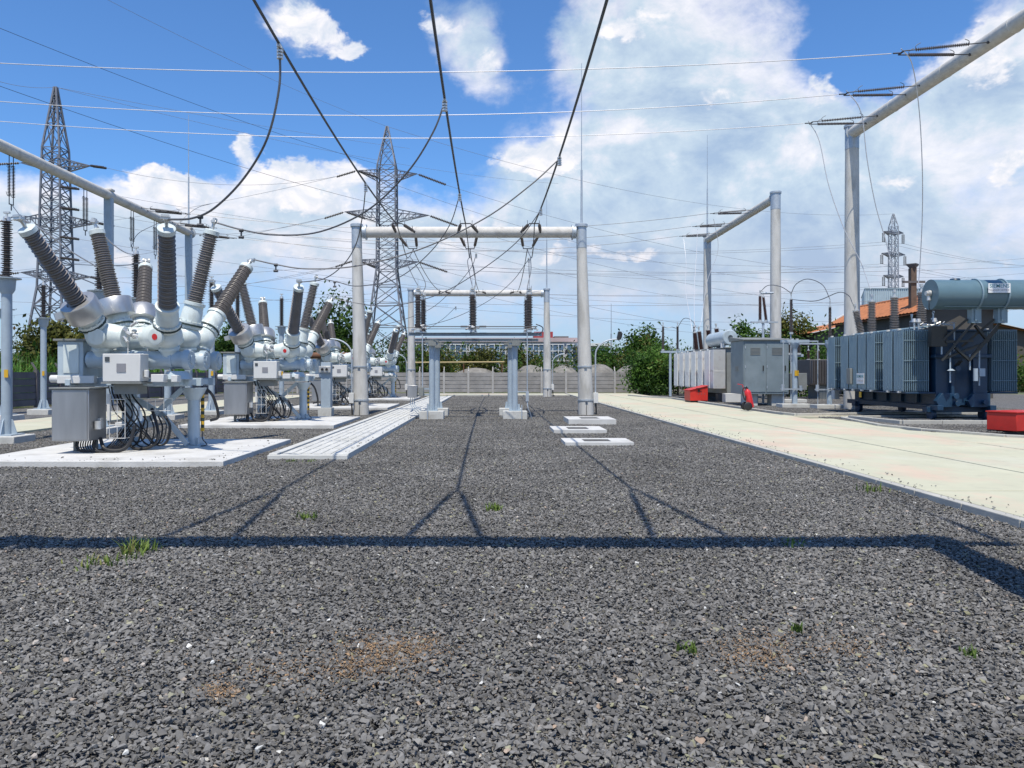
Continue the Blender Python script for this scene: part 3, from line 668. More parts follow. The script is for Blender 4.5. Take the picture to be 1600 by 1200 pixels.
def cond(i, Y):
    p, q = Vector((PX[i]+.12, 7.55, ZB-.17)), Vector((PX[i], 26.7, ZB-.2)); t = (Y-7.55)/(26.7-7.55); return p.lerp(q, t)-Vector((0, 0, .30*4*t*(1-t)))
def dropper(pts, r, label, m='wire', clamp=None, on=None):
    W = [P(*p) for p in pts]
    if on is not None:
        c0 = cond(on, pts[0][2])-Vector((0, 0, .06)); dl = c0-W[0]; W = [w+dl*max(0, 1-k/3)**1.5 for k, w in enumerate(W)]
    o = thing('dropper', W[0], label, 'conductor', WG)
    MB().tube(spline(W, 8), r, 7).build('cable', M[m], o)
    mb = MB(); p = W[0]
    for k in range(4): mb.cyl(p-Vector((0, 0, .05*k-.03)), p-Vector((0, 0, .05*k+.0)), .05, .05, 8)
    mb.beam(p+Vector((0, -.1, .03)), p+Vector((0, .1, .03)), .05, .05)
    mb.build('clamp', M['alu'], o)
    if clamp:
        mb = MB()
        for c in clamp:
            q = P(*c); mb.cyl(q+Vector((0, 0, .03)), q-Vector((0, 0, .14)), .018, .018, 6); mb.cyl(q-Vector((.05, 0, .14)), q-Vector((-.05, 0, .14)), .03, .03, 8); mb.cyl(q-Vector((.04, 0, 0)), q+Vector((.04, 0, 0)), .035, .035, 8)
        mb.build('damper', M['wire_dark'], o)
dropper([(443, 78, 11.75), (439, 140, 11.8), (418, 218, 12.0), (380, 280, 12.4), (335, 325, 12.8), (300, 341, 13.0), (262, 343, 13.2)], .019, 'nearest thick dropper curving from the left conductor down to a bushing', clamp=[(313, 339, 12.95)], on=0)
dropper([(688, 163, 13.9), (672, 210, 14.0), (635, 270, 14.3), (575, 328, 14.7), (500, 362, 15.2), (430, 367, 15.5), (378, 359, 15.7), (338, 348, 15.8)], .017, 'long dropper sagging from the centre conductor to the tallest near bushing', clamp=[(377, 360, 15.7)], on=1)
dropper([(860, 233, 17.4), (820, 282, 17.4), (755, 338, 17.5), (660, 388, 17.6), (560, 415, 17.7), (480, 420, 17.8), (430, 413, 17.9), (394, 405, 18.0)], .016, 'long dropper from the right conductor passing in front of the gantry to a bushing', clamp=[(431, 414, 17.9)], on=2)
dropper([(570, 282, 20.0), (566, 330, 20.5), (556, 380, 21.0), (535, 415, 21.5), (505, 436, 22.0), (468, 441, 22.3)], .015, 'short dropper beside the left post of the nearest gantry', on=0)
dropper([(715, 318, 21.2), (700, 360, 21.6), (668, 400, 22.4), (620, 435, 23.2), (560, 447, 24.2), (525, 440, 24.6), (494, 434, 24.9)], .014, 'dropper from the centre conductor to the second switchgear unit', clamp=[(523, 441, 24.6)], on=1)
dropper([(835, 338, 23.5), (800, 385, 24.0), (740, 430, 25.0), (680, 462, 26.0), (610, 478, 26.6), (560, 474, 27.0), (519, 466, 27.1)], .014, 'dropper from the right conductor to the second switchgear unit', clamp=[(543, 471, 27.0)], on=2)
dropper([(744, 398, 33.0), (735, 420, 34), (705, 455, 35), (668, 485, 36), (610, 505, 36.5), (575, 508, 36.8)], .013, 'thin dropper behind the nearest gantry to the third switchgear unit')
dropper([(826, 405, 34), (800, 440, 35), (760, 472, 36), (700, 500, 37), (640, 512, 38.0), (600, 507, 38.4)], .013, 'lowest thin dropper behind the disconnector insulators')
dropper([(712, 480, 40), (690, 500, 41), (660, 518, 43), (635, 524, 45)], .012, 'short thin dropper to the farthest switchgear unit')

# conductors crossing overhead from right to left
for i, (y, zr, zl) in enumerate(((23.7, 11.60, 11.4), (27.4, 11.68, 11.5), (30.4, 11.62, 11.6))):
    nm = ('highest', 'middle', 'lowest')[i]
    yk = Vector((12.6, y, zr-.12))
    string_set((15.0, y-.45, zr+.02), (15.0, y+.45, zr+.02), yk, '%s dead-end insulator pair on the tall right gantry beam' % nm, spread=.3, frac=(.22, .86))
    wire(sagline(yk+Vector((-.3, 0, -.02)), (-23.7, y, zl+.35), (.72, .90, .80)[i], 40), .013, '%s of three bright conductors crossing the whole sky above the gantries' % nm, 'wire_pale')
    yl = Vector((-23.5, y, zl+.35)); string_set((-26.25, y-.45, 11.8), (-26.25, y+.45, 11.8), yl, 'dead-end insulator pair at the left end of the %s crossing conductor' % nm, spread=.3, frac=(.2, .85))
dr = [[(1408, 76, 23.7), (1425, 100, 23.9), (1436, 170, 24.5), (1441, 260, 25.2), (1441, 340, 26), (1437, 420, 26.6), (1434, 452, 26.7)],
      [(1322, 141, 27.4), (1345, 175, 27.5), (1355, 250, 27.8), (1368, 320, 28.2), (1385, 380, 28.4), (1398, 436, 28.5)],
      [(1263, 189, 30.4), (1280, 220, 30.4), (1295, 290, 30.4), (1320, 360, 30.4), (1345, 410, 30.4), (1360, 452, 30.2)]]
for p, nm in zip(dr, ('nearest', 'middle', 'farthest')): wire(spline([P(*q) for q in p], 8), .016, '%s slack dropper from the tall right gantry down to a blue transformer bushing' % nm, 'wire_pale', name='dropper')
for i, y in enumerate((47.6, 51.8, 55.5)):
    nm = ('nearest', 'middle', 'farthest')[i]
    yk = Vector((13.7, y, 11.5)); string_set((16.0, y-.45, 11.62), (16.0, y+.45, 11.62), yk, '%s dead-end insulator pair on the farther right gantry' % nm, spread=.3, rs=.07, frac=(.2, .86))
    yl = Vector((-17.4, y-4, 10.65)); string_set((-19.78, y-4.4, 10.9), (-19.78, y-3.6, 10.9), yl, '%s dead-end insulator pair on the left gantry beam above the switchgear' % nm, spread=.3, rs=.07, frac=(.2, .86))
    wire(sagline(yk-Vector((.3, 0, 0)), yl+Vector((.3, 0, 0)), 1.0, 30), .013, '%s conductor of the farther bay crossing behind the nearest gantry' % nm, 'wire')
dz = [[(1115, 342, 47.6), (1122, 390, 48.0), (1105, 440, 48), (1097, 495, 47.5), (1092, 514, 46.4)], [(1090, 356, 51.8), (1088, 400, 51), (1085, 450, 49), (1085, 500, 46), (1087, 516, 44.6)], [(1068, 372, 55.5), (1072, 410, 54), (1071, 450, 50), (1078, 495, 47), (1082, 518, 46)]]
for p, nm in zip(dz, ('right', 'middle', 'left')): wire(spline([P(*q) for q in p], 6), .014, '%s thin dropper above the pale grey transformer' % nm, 'wire_pale', name='dropper')
# vertical suspension pairs below the left gantry beam
for (px, y, lab, lo) in ((22, 31.9, 'nearest hanging insulator pair at the left picture edge', 7.8), (132, 37.7, 'hanging insulator pair left of the near steel gantry post', 8.6), (205, 42.6, 'hanging insulator pair right of the near steel gantry post', 8.8), (241, 45.5, 'farthest hanging insulator pair under the left beam', 9.0)):
    string_set((-20.0, y-.14, 10.65), (-20.0, y+.14, 10.65), (-20.0, y, 8.6), lab, spread=.28, rs=.075, frac=(.2, .85))
for pts, lab in (([(20, 322, 31.9), (60, 375, 26), (100, 420, 23), (155, 447, 20.4)], 'loop from the hanging insulators at the left edge to an arrester'),
                 ([(241, 385, 45.5), (300, 330, 47), (330, 318, 50)], 'loop rising from the farthest hanging insulators'),
                 ([(205, 385, 42.6), (216, 365, 43), (245, 350, 44), (262, 343, 45)], 'short loop beside the hanging insulators right of the gantry post'),
                 ([(30, 340, 13.2), (70, 362, 15), (110, 392, 17.5), (153, 418, 20.4)], 'pale jumper from the nearest leaning bushing to an arrester'),
                 ([(147, 347, 15.8), (170, 376, 18), (195, 394, 20.5), (212, 398, 22.6)], 'pale jumper from the second leaning bushing to an arrester'),
                 ([(230, 408, 18.1), (222, 410, 20), (200, 414, 24), (160, 415, 28), (100, 412, 33)], 'thin jumper running left from the third leaning bushing'),
                 ([(8, 342, 17.5), (40, 338, 20), (100, 350, 26), (140, 352, 31)], 'jumper from the arrester at the left picture edge')):
    wire(spline([P(*q) for q in pts], 8), .016, lab, 'wire_pale' if 'pale' in lab else 'wire', name='jumper')

# ------------------------------------------------------------------ switchgear (hybrid units)
def bushing(t, base, top, ct, rs=.175):
    base, top = Vector(base), Vector(top); d = top-base; L = d.length; d.normalize()
    o = MB(); n = 24
    pr = [(.235, .20), (.235, .30), (.25, .30), (.25, .34), (.215, .345), (.20, .58), (.19, .60), (.19, .68)]
    if not ct: pr += [(.215, .68), (.215, .74), (.165, .75)]
    o.lathe(base, d, pr, n); u, v = ortho(d)
    for i in range(14):
        a = 2*math.pi*i/14; c = base+u*(.238*math.cos(a))+v*(.238*math.sin(a)); o.cyl(c+d*.225, c+d*.365, .013, None, 6)
    b = o.build('bushing', M['tank'], t)
    MB().lathe(base, d, [(.20, .262), (.262, .262), (.262, .292), (.20, .292)], n, False).build('gasket', M['gasket'], b)
    s0 = .75 if not ct else .82
    s1 = L-.30; prof = [(.13, s0)]; k = int((s1-s0)/.047); pt = (s1-s0)/k
    for i in range(k):
        s = s0+pt*i; rr = rs if i % 2 == 0 else rs*.93; tp = 1-.16*i/k
        prof += [(.125*tp, s+.10*pt), (rr*tp, s+.42*pt), (rr*tp, s+.56*pt), (.125*tp, s+.8*pt)]
    prof.append((.12, s1)); MB().lathe(base, d, prof, n).build('porcelain', M['porc'], b)
    MB().lathe(base, d, [(.12, s1), (.155, s1+.005), (.155, s1+.09), (.13, s1+.11), (.05, s1+.115)], n).build('cap', M['tank'], b)
    mb = MB(); mb.lathe(base, d, [(.03, s1+.1), (.03, s1+.24), (.045, s1+.24), (.045, s1+.30)], 12); u, v = ortho(d); c = base+d*(s1+.29)
    mb.beam(c-u*.09, c+u*.07, .09, .05); mb.beam(c-u*.09+d*.05, c+u*.05+d*.05, .05, .04)
    mb.cyl(c-u*.07-v*.05, c-u*.07+v*.05, .02, .02, 6); mb.cyl(c+u*.05-v*.05, c+u*.05+v*.05, .02, .02, 6)
    mb.build('terminal', M['alu'], b)
    if ct:
        mb = MB(); mb.lathe(base, d, [(.21, .46), (.33, .47), (.335, .50), (.335, .80), (.32, .82), (.20, .825), (.20, .79)], 28)
        h = base+d*.64; u, v = ortho(d); sv = Vector((-1, -.3, 0)); sv = (sv-d*sv.dot(d)).normalized(); mb.beam(h+sv*.28, h+sv*.50, .16, .13)
        mb.build('current_transformer', M['drum'], b)
def build_switchgear():
    cx, cy = -6.85, 15.8
    t = thing('switchgear_unit', (cx, cy, .1), 'nearest hybrid switchgear unit, six splayed brown bushings over pale tanks', 'switchgear', 'hybrid switchgear units in a row')
    # frame
    for x in (-6.15, -7.5):
        mb = MB(); mb.cyl((x, cy, .1), (x, cy, 1.30), .12, .12, 20); mb.bb(x-.22, x+.22, cy-.22, cy+.22, .1, .13)
        for a in range(4):
            an = a*math.pi/2+math.pi/4; dx, dy = math.cos(an), math.sin(an); c = Vector((x+dx*.16, cy+dy*.16, .2)); mb.beam(c-Vector((0, 0, .08)), c+Vector((0, 0, .08)), .02, .12, up=(dx, dy, 0))
        mb.lathe((x, cy, 1.05), (0, 0, 1), [(.12, 0), (.14, .02), (.26, .25)], 20); mb.build('column', M['tank_blue'], t, bevel=.004, seg=1)
    mb = MB(); yf = cy-.2
    mb.beam((-7.48, yf, .2), (-6.3, yf, 1.28), .10, .05, up=(0, 1, 0)); mb.beam((-7.7, yf-.06, 1.35), (-6.62, yf-.06, .72), .12, .05, up=(0, 1, 0)); mb.beam((-6.72, yf-.06, .80), (-6.18, yf-.06, .16), .10, .05, up=(0, 1, 0))
    mb.build('brace', M['tank_blue'], t)
    mb = MB()
    for y in (15.1, 15.72, 16.4): mb.bb(-8.3, -5.95, y-.06, y+.06, 1.34, 1.50)
    for x in (-8.2, -7.4, -6.7, -6.1): mb.bb(x-.05, x+.05, 14.8, 16.7, 1.36, 1.48)
    mb.lathe((-6.15, 15.0, 1.48), (0, 0, 1), [(.28, 0), (.2, .16)], 20); mb.build('base_frame', M['tank_blue'], t, bevel=.006, seg=1)
    # three pole tanks and their elbows
    for k, y in enumerate((15.0, 15.8, 16.5)):
        prof = [(.0, -.01), (.13, 0), (.17, .03), (.17, .35), (.19, .35), (.19, .40), (.17, .40), (.17, .86), (.19, .86), (.19, .93), (.17, .93), (.17, 1.62), (.185, 1.62), (.185, 1.68), (.17, 1.68), (.17, 1.90), (.205, 1.90), (.205, 2.0), (.19, 2.02)]
        a = MB().lathe((-7.9, y, 1.86), (1, 0, 0), prof, 28, True).build('tank', M['tank_blue'], t)
        mb = MB()
        for i in range(14):
            an = 2*math.pi*i/14; mb.cyl((-5.89, y+.165*math.cos(an), 1.86+.165*math.sin(an)), (-5.865, y+.165*math.cos(an), 1.86+.165*math.sin(an)), .012, .012, 6)
        mb.cyl((-5.885, y, 1.86), (-5.86, y, 1.86), .09, .09, 16); mb.build('flange_bolts', M['tank_blue'], a)
        dy = (-.12, 0, .12)[k]
        for s, x in ((-1, -7.6), (1, -6.3)):
            e = MB(); ez = 2.33; e.sphere((x, y+dy, ez), .275, 28, 16); e.lathe((x, y, 1.95), (0, dy, .38), [(.17, 0), (.17, .12), (.20, .12), (.20, .17), (.18, .17), (.2, .3)], 24)
            e.lathe((x, y+dy, ez), (-s, 0, -.06), [(.25, 0), (.235, .27), (.20, .42), (.205, .43), (.205, .48), (.17, .49)], 24)
            e.lathe((x, y+dy, ez), (-.25*s if s < 0 else -.28, -.95, -.12), [(.13, .1), (.13, .30), (.155, .30), (.155, .35), (.12, .36)], 20)
            el = e.build('elbow', M['tank'], t)
            if s > 0:
                d = Vector((-.28, -.95, -.12)).normalized(); c = Vector((x, y+dy, ez))+d*.358
                MB().cyl(c, c+d*.008, .06, .06, 16).build('indicator', M[('redx', 'indgreen', 'yellow')[k]], el)
        mb = MB(); rr = random.Random(k)   # operating shafts and fittings between the elbows
        for i in range(9):
            c = Vector((-6.95+rr.uniform(-.14, .14), y+dy-.16+rr.uniform(-.1, .1), 2.33+rr.uniform(-.18, .2))); q = c+Vector((rr.uniform(-.12, .12), rr.uniform(-.1, .02), rr.uniform(-.1, .1))); mb.cyl(c, q, rr.uniform(.02, .05), None, 8)
        mb.cyl((-7.0, y+dy-.15, 2.45), (-7.03, y-.2, 1.9), .012, None, 6); mb.build('linkage', M['alu'], t)
    tops = [(-8.14, 13.2, 4.27), (-8.2, 15.8, 4.73), (-8.13, 18.0, 4.24)]; tops2 = [(-5.61, 13.2, 4.27), (-5.73, 15.8, 4.73), (-5.67, 18.0, 4.24)]
    for k, y in enumerate((14.88, 15.8, 16.62)):
        bushing(t, (-7.6, y, 2.33), tops[k], True); bushing(t, (-6.3, y, 2.33), tops2[k], False)
    # drive cabinet at the left end
    c = MB().bb(-8.42, -7.92, 14.85, 16.4, 1.52, 2.22).build('drive_cabinet', M['tank_blue'], t, bevel=.012)
    MB().bb(-8.48, -7.86, 14.8, 16.45, 2.222, 2.262).build('lid', M['cab_dark'], c, bevel=.006)
    MB().bb(-8.30, -8.0, 14.835, 14.848, 1.60, 2.15).build('door', M['tank'], c, bevel=.004)
    mb = MB(); mb.cyl((-8.6, 14.95, 1.49), (-8.42, 14.95, 1.49), .075, None, 14); mb.bb(-8.42, -7.7, 14.83, 14.95, 1.40, 1.55); mb.build('motor', M['box'], c, bevel=.01)
    # control box
    b = MB().bb(-7.33, -6.62, 14.42, 14.78, 1.44, 1.965).build('control_box', M['box'], t, bevel=.012)
    MB().bb(-7.06, -6.89, 14.408, 14.418, 1.62, 1.78).build('display', M['pane'], b); MB().bb(-7.28, -7.195, 14.408, 14.418, 1.82, 1.905).build('window', M['glass'], b)
    mb = MB(); mb.bb(-7.36, -6.6, 14.42, 14.9, 1.40, 1.435); mb.bb(-7.2, -6.75, 14.6, 15.0, 1.2, 1.40); mb.build('bracket', M['cab_dark'], b)
    mb = MB(); mb.bb(-6.48, -6.24, 14.55, 14.75, 1.43, 1.58); mb.bb(-6.12, -6.0, 14.6, 14.8, 1.43, 1.56); mb.cyl((-6.56, 14.55, 1.52), (-6.56, 14.55, 1.66), .045, None, 10); mb.build('junction_box', M['box'], t, bevel=.01)
    # steel cabinet hanging low at the left
    c = MB().bb(-8.16, -7.47, 14.2, 14.85, .34, 1.30).build('cabinet', M['steel'], t, bevel=.01)
    MB().bb(-8.19, -7.44, 14.16, 14.9, 1.302, 1.335).build('lid', M['cab_dark'], c, bevel=.006)
    MB().bb(-8.13, -7.50, 14.187, 14.198, .37, 1.27).build('door', M['steel'], c, bevel=.003)
    mb = MB(); mb.bb(-7.466, -7.40, 14.5, 14.6, .55, .75); mb.cyl((-7.40, 14.4, .55), (-7.40, 14.4, .70), .06, None, 12); mb.build('fitting', M['alu'], c)
    mb = MB()
    for x in (-8.0, -7.62): mb.bb(x-.03, x+.03, 14.7, 14.78, .1, .34)
    mb.build('leg', M['cab_dark'], c)
    # cables
    mb = MB(); rr = random.Random(5)
    for i in range(9):
        x = -7.85+i*.045; mb.tube(spline([(x, 14.5, .36), (x+.02, 14.42, .22), (x+.12, 14.4, .135), (x+.3, 14.5, .13+.01*rr.random()), (x+.45, 14.8, .2), (x+.5, 15.2, .5)], 6), .013, 6)
    for i in range(8):
        x0 = -7.45+rr.uniform(0, .4); x1 = -7.1+rr.uniform(-.2, .45); yy = 14.9+rr.uniform(0, .4); zl = .14+rr.uniform(0, .12)
        mb.tube(spline([(x0-.1, yy, 1.38), (x0, yy-.1, 1.15), (x0+.12+rr.uniform(0, .15), yy-.15, .8), (x1, yy, zl+.18), (x1+.12, yy+.1, zl), (x1+.30, yy+.12, zl+.05), (x1+.36, yy+.15, zl+.35), (x1+.25, yy+.2, .75)], 6), rr.uniform(.011, .02), 6)
    mb.tube(spline([(-7.46, 14.6, .36), (-7.35, 14.5, .2), (-7.2, 14.45, .14), (-7.0, 14.5, .15), (-6.9, 14.6, .28), (-6.85, 14.7, .6)], 6), .035, 8)
    mb.tube(spline([(-6.75, 15.2, .9), (-6.6, 15.1, .55), (-6.55, 15.0, .3), (-6.7, 14.95, .15), (-6.95, 14.95, .13), (-7.1, 15.0, .2)], 6), .03, 8)
    mb.build('cable', M['black'], t)
    mb = MB(); mb.tube(spline([(-5.95, 15.9, 1.3), (-5.8, 15.95, 1.1), (-5.72, 16, .7), (-5.85, 15.9, .62)], 5), .03, 7); mb.build('hose', M['black'], t)
    # wire basket
    mb = MB(); y = 14.62
    for x in (-7.3, -7.15, -7.0): mb.tube([(x, y, .36), (x, y, 1.1)], .007, 5)
    for z in (.36, .62, .86, 1.1): mb.tube([(-7.3, y, z), (-7.0, y, z)], .007, 5)
    for z in (.86, 1.1): mb.tube([(-7.3, y, z), (-7.3, y+.5, z), (-6.3, y+.5, z)], .007, 5)
    for i in range(7): mb.tube([(-7.3+i*.165, y+.5, .86), (-7.3+i*.165, y+.5, 1.1)], .006, 5)
    for x in (-7.3, -7.0): mb.tube([(x, y, .36), (x, y+.5, .36), (x, y+.5, .86)], .006, 5)
    mb.bb(-7.33, -7.28, y-.03, y+.03, .7, 1.2); mb.build('basket', M['box'], t)
    # striped guard on the earthing strap
    mb = MB(); n = 11
    for i in range(n): mb.mat(i % 2); z = .40+i*.069; mb.bb(-6.03, -5.97, 15.86, 15.90, z, z+.069)
    mb.build('striped_guard', [M['yellow'], M['gasket']], t, smooth=False)
    mb = MB(); mb.bb(-6.02, -5.98, 15.865, 15.895, 1.159, 1.36); mb.tube(spline([(-6.0, 15.86, .40), (-5.97, 15.8, .25), (-5.85, 15.7, .14), (-5.95, 15.6, .12), (-6.15, 15.62, .13)], 5), .012, 6); mb.build('earth_strap', M['wire_dark'], t)
    return t
M['indgreen'] = mat('green_indicator', (.02, .16, .10), .4)
sw = build_switchgear()
for d, l in zip(BAYS[1:], ('second hybrid switchgear unit behind the nearest one', 'third hybrid switchgear unit, half hidden behind the left gantry post', 'farthest hybrid switchgear unit, right of the left gantry post')):
    copy_tree(sw, (0, d, 0), l)
# operating cabinet on a stand in front of the third unit
t = thing('control_pillar', (-5.9, 29.0, 0), 'grey steel control pillar on a concrete block beside the left gantry post', 'control cabinet')
g0 = P(520, 640, 28.6)
mb = MB(); mb.bb(-6.45, -5.95, 28.3, 28.8, -.1, .32); mb.build('foundation', M['block'], t, bevel=.01)
mb = MB(); mb.bb(-6.36, -6.0, 28.4, 28.75, .32, 2.0); mb.build('pillar', M['tube'], t, bevel=.01)
mb = MB(); mb.bb(-6.42, -5.98, 28.3, 28.38, 1.62, 1.86); mb.build('switch_panel', M['alu'], t, bevel=.01)
for x in (-6.28, -6.12): MB().cyl((x, 28.29, 1.74), (x, 28.26, 1.74), .05, None, 12).build('knob', M['black'], t)

# ------------------------------------------------------------------ surge arresters on posts
def arrester(x, y, label, blk=None):
    t = thing('surge_arrester', (x, y, 0), label, 'surge arrester', 'surge arresters on grey tubular posts')
    MB().bb(x-.42, x+.42, y-.42, y+.42, -.1, .17).build('foundation', M['block'], t, bevel=.02)
    mb = MB(); mb.cyl((x, y, .17), (x, y, 3.65), .115, .11, 20); mb.bb(x-.26, x+.26, y-.26, y+.26, .17, .20)
    for a in range(4):
        dx, dy = (1, 0, -1, 0)[a], (0, 1, 0, -1)[a]; sx, sy = -dy, dx; w = .012
        q = [(.10, .2), (.25, .2), (.22, .26), (.14, .52), (.10, .55)]
        vs = [(x+dx*r+sx*w*s, y+dy*r+sy*w*s, z) for s in (-1, 1) for r, z in q]; n = len(q)
        mb.add(vs, [tuple(range(n)), tuple(range(2*n-1, n-1, -1))]+[(i, (i+1) % n, n+(i+1) % n, n+i) for i in range(n)])
    mb.lathe((x, y, 3.42), (0, 0, 1), [(.11, 0), (.17, .1), (.19, .34), (.30, .35), (.30, .37), (.08, .372)], 20)
    mb.build('post', M['tube'], t)
    MB().bb(x+.02, x+.11, y-.135, y-.12, 1.50, 1.68).build('warning_sign', M['yellow'], t)
    mb = MB(); prof = [(.07, 3.78)]; k = 26; pt = 1.3/k
    for i in range(k): s = 3.8+pt*i; r = .125 if i % 2 == 0 else .105; prof += [(.06, s+.1*pt), (r, s+.45*pt), (r, s+.58*pt), (.06, s+.85*pt)]
    prof.append((.06, 5.12)); mb.lathe((x, y, 0), (0, 0, 1), prof, 16); mb.build('insulator', M['porc_dark'], t)
    mb = MB(); mb.cyl((x, y, 3.77), (x, y, 3.82), .09, None, 14); mb.cyl((x, y, 5.1), (x, y, 5.2), .085, .075, 14); mb.cyl((x, y, 5.2), (x, y, 5.32), .025, None, 8); mb.beam((x-.07, y, 5.3), (x+.07, y, 5.3), .06, .04)
    mb.build('terminal', M['alu'], t); return t
ar = arrester(-11.2, 17.7, 'surge arrester on the big grey post at the left picture edge')
for x, y, l in ((-10.45, 20.4, 'surge arrester hidden behind the second leaning bushing'), (-10.5, 22.6, 'surge arrester just left of the shortest near bushing'), (-16.7, 26.3, 'surge arrester mostly hidden behind the post at the left edge'),
                (-17.9, 30.6, 'small surge arrester on a post in front of the dark left fence'), (-11.3, 26.7, 'surge arrester behind the nearest switchgear, post seen under its tanks'), (-10.8, 29.5, 'surge arrester beyond the nearest switchgear, in the gap before the second unit'), (-10.7, 32.2, 'surge arrester behind the second switchgear unit, left of its bushings'), (-9.9, 36.0, 'surge arrester standing clear above the second switchgear unit')):
    copy_tree(ar, (x+11.2, y-17.7, 0), l)

# ------------------------------------------------------------------ disconnector under the nearest gantry
def build_disconnector():
    t = thing('disconnector', (-.7, 27.9, 0), 'three-phase disconnector on four blue-grey posts in the middle of the yard', 'disconnector')
    for x, y in ((-2.13, 26.9), (-2.1, 29.0), (.77, 26.9), (.66, 29.0)):
        MB().bb(x-.42, x+.42, y-.3, y+.3, -.1, .28).build('foundation', M['block'], t, bevel=.015)
        mb = MB(); mb.cyl((x, y, .28), (x, y, 2.62), .105, .10, 18); mb.bb(x-.2, x+.2, y-.2, y+.2, .28, .31); mb.bb(x-.2, x+.2, y-.16, y+.16, 2.6, 2.66)
        for dx, dy in ((1, 0), (-1, 0), (0, 1), (0, -1)): mb.beam((x+dx*.15, y+dy*.15, .3), (x+dx*.12, y+dy*.12, .52), .015, .1, up=(dx, dy, 0))
        mb.build('leg', M['tube'], t)
        mb = MB()
        for k in range(4): mb.cyl((x-.12+.08*k, y-.1, 2.66), (x-.12+.08*k, y-.1, 2.78), .02, None, 6)
        mb.bb(x-.24, x+.24, y-.18, y+.18, 2.66, 2.74); mb.bb(x-.1, x+.16, y-.3, y-.1, 2.55, 2.68); mb.build('saddle', M['cab_dark'], t)
    for y in (26.9, 29.0):
        mb = MB(); a = 2.90 if y < 28 else 2.80; b = 3.02 if y < 28 else 2.90; mb.bb(-2.95, 1.72, y-.07, y+.07, a, a+.015).bb(-2.95, 1.72, y-.07, y+.07, b-.015, b).bb(-2.95, 1.72, y+.045, y+.06, a+.015, b-.015)
        mb.build('beam', M['tube'], t)
    mb = MB()
    for x in (-2.62, -.72, 1.28): mb.bb(x-.08, x+.08, 26.7, 29.2, 3.022, 3.10)
    mb.build('base_channel', M['tube'], t)
    for x in (-2.62, -.72, 1.28):
        for y in (26.9, 28.95):
            o = MB(); z0 = 3.16; k = 20; pt = 1.18/k; prof = [(.09, z0)]
            for i in range(k): s = z0+pt*i; r = .125 if i % 2 == 0 else .11; prof += [(.075, s+.1*pt), (r, s+.42*pt), (r, s+.6*pt), (.075, s+.85*pt)]
            prof.append((.08, z0+1.19)); o.lathe((x, y, 0), (0, 0, 1), prof, 16); ins = o.build('insulator', M['porc_dark'], t)
            mb = MB(); mb.cyl((x, y, 3.10), (x, y, 3.165), .13, None, 16); mb.cyl((x, y, 4.35), (x, y, 4.43), .095, None, 14); mb.cyl((x, y, 4.43), (x, y, 4.62), .03, None, 8); mb.bb(x-.09, x+.09, y-.06, y+.06, 4.46, 4.50); mb.bb(x-.06, x+.06, y-.1, y+.1, 4.53, 4.57); mb.cyl((x+.07, y, 4.5), (x+.07, y, 4.66), .018, None, 6); mb.cyl((x, y, 4.62), (x, y, 4.95 if y < 28 else 4.7), .012, .006, 6)
            mb.build('fitting', M['alu'], ins)
        mb = MB(); mb.cyl((x, 27.0, 4.52), (x, 27.92, 4.52), .028, None, 10); mb.cyl((x, 27.93, 4.52), (x, 28.85, 4.52), .028, None, 10); mb.bb(x-.06, x+.06, 27.82, 28.04, 4.47, 4.57); mb.build('blade', M['alu'], t)
        mb = MB(); rr = random.Random(int(x*10))
        for i in range(10):
            c = Vector((x+rr.uniform(-.15, .3), 26.7+rr.uniform(0, .3), 3.12+rr.uniform(0, .18))); mb.cyl(c, c+Vector((rr.uniform(-.15, .15), rr.uniform(-.05, .05), rr.uniform(-.08, .08))), rr.uniform(.015, .04), None, 8)
        mb.build('crank', M['alu'], t)
    mb = MB()
    for z in (3.22, 3.14):
        mb.cyl((-2.5, 26.72, z), (1.55, 26.72, z), .016 if z > 3.2 else .011, None, 8)
    for x in (-1.0, -.35): mb.cyl((x-.12, 26.72, 3.22), (x+.12, 26.72, 3.22), .032, None, 8)
    mb.tube(spline([(1.5, 26.7, 3.3), (1.72, 26.7, 3.2), (1.72, 26.7, 3.05), (1.6, 26.7, 2.95)], 5), .02, 6); mb.build('operating_rod', M['wire_dark'], t)
    mb = MB(); mb.cyl((-2.45, 26.75, 1.0), (-2.45, 26.75, 2.95), .022, None, 8); mb.cyl((1.2, 26.75, .95), (1.2, 26.75, 3.0), .018, None, 8); mb.build('drive_rod', M['galv'], t)
    b = MB().bb(-2.95, -2.62, 26.55, 26.85, .75, 1.18).build('motor_drive', M['steel'], t, bevel=.012)
    MB().bb(-2.58, -2.40, 26.6, 26.85, .8, 1.12).build('gearbox', M['cab_dark'], b, bevel=.012)
    mb = MB()
    for z in (.85, 1.05): mb.bb(-2.6, -2.1, 26.9, 26.96, z-.03, z+.03)
    for i in range(3): mb.tube(spline([(-2.85+i*.07, 26.7, .75), (-2.85+i*.07, 26.66, .5), (-2.7+i*.1, 26.65, .3), (-2.5+i*.1, 26.7, .06)], 5), .014, 6)
    mb.build('conduit', M['tube'], b)
    mb = MB(); mb.bb(1.15, 1.25, 26.7, 26.8, .62, .95); mb.bb(.8, 1.25, 26.84, 26.88, .93, .97); mb.tube(spline([(1.2, 26.75, .62), (1.22, 26.7, .4), (1.3, 26.75, .2), (1.35, 26.8, 0.02)], 5), .02, 6); mb.build('hand_crank', M['galv'], t)
    mb = MB(); mb.bb(-2.28, -2.24, 26.52, 26.56, 0, .55); mb.bb(.98, 1.02, 26.52, 26.56, -.05, .5); mb.build('earth_strap', M['galv'], t)
build_disconnector()
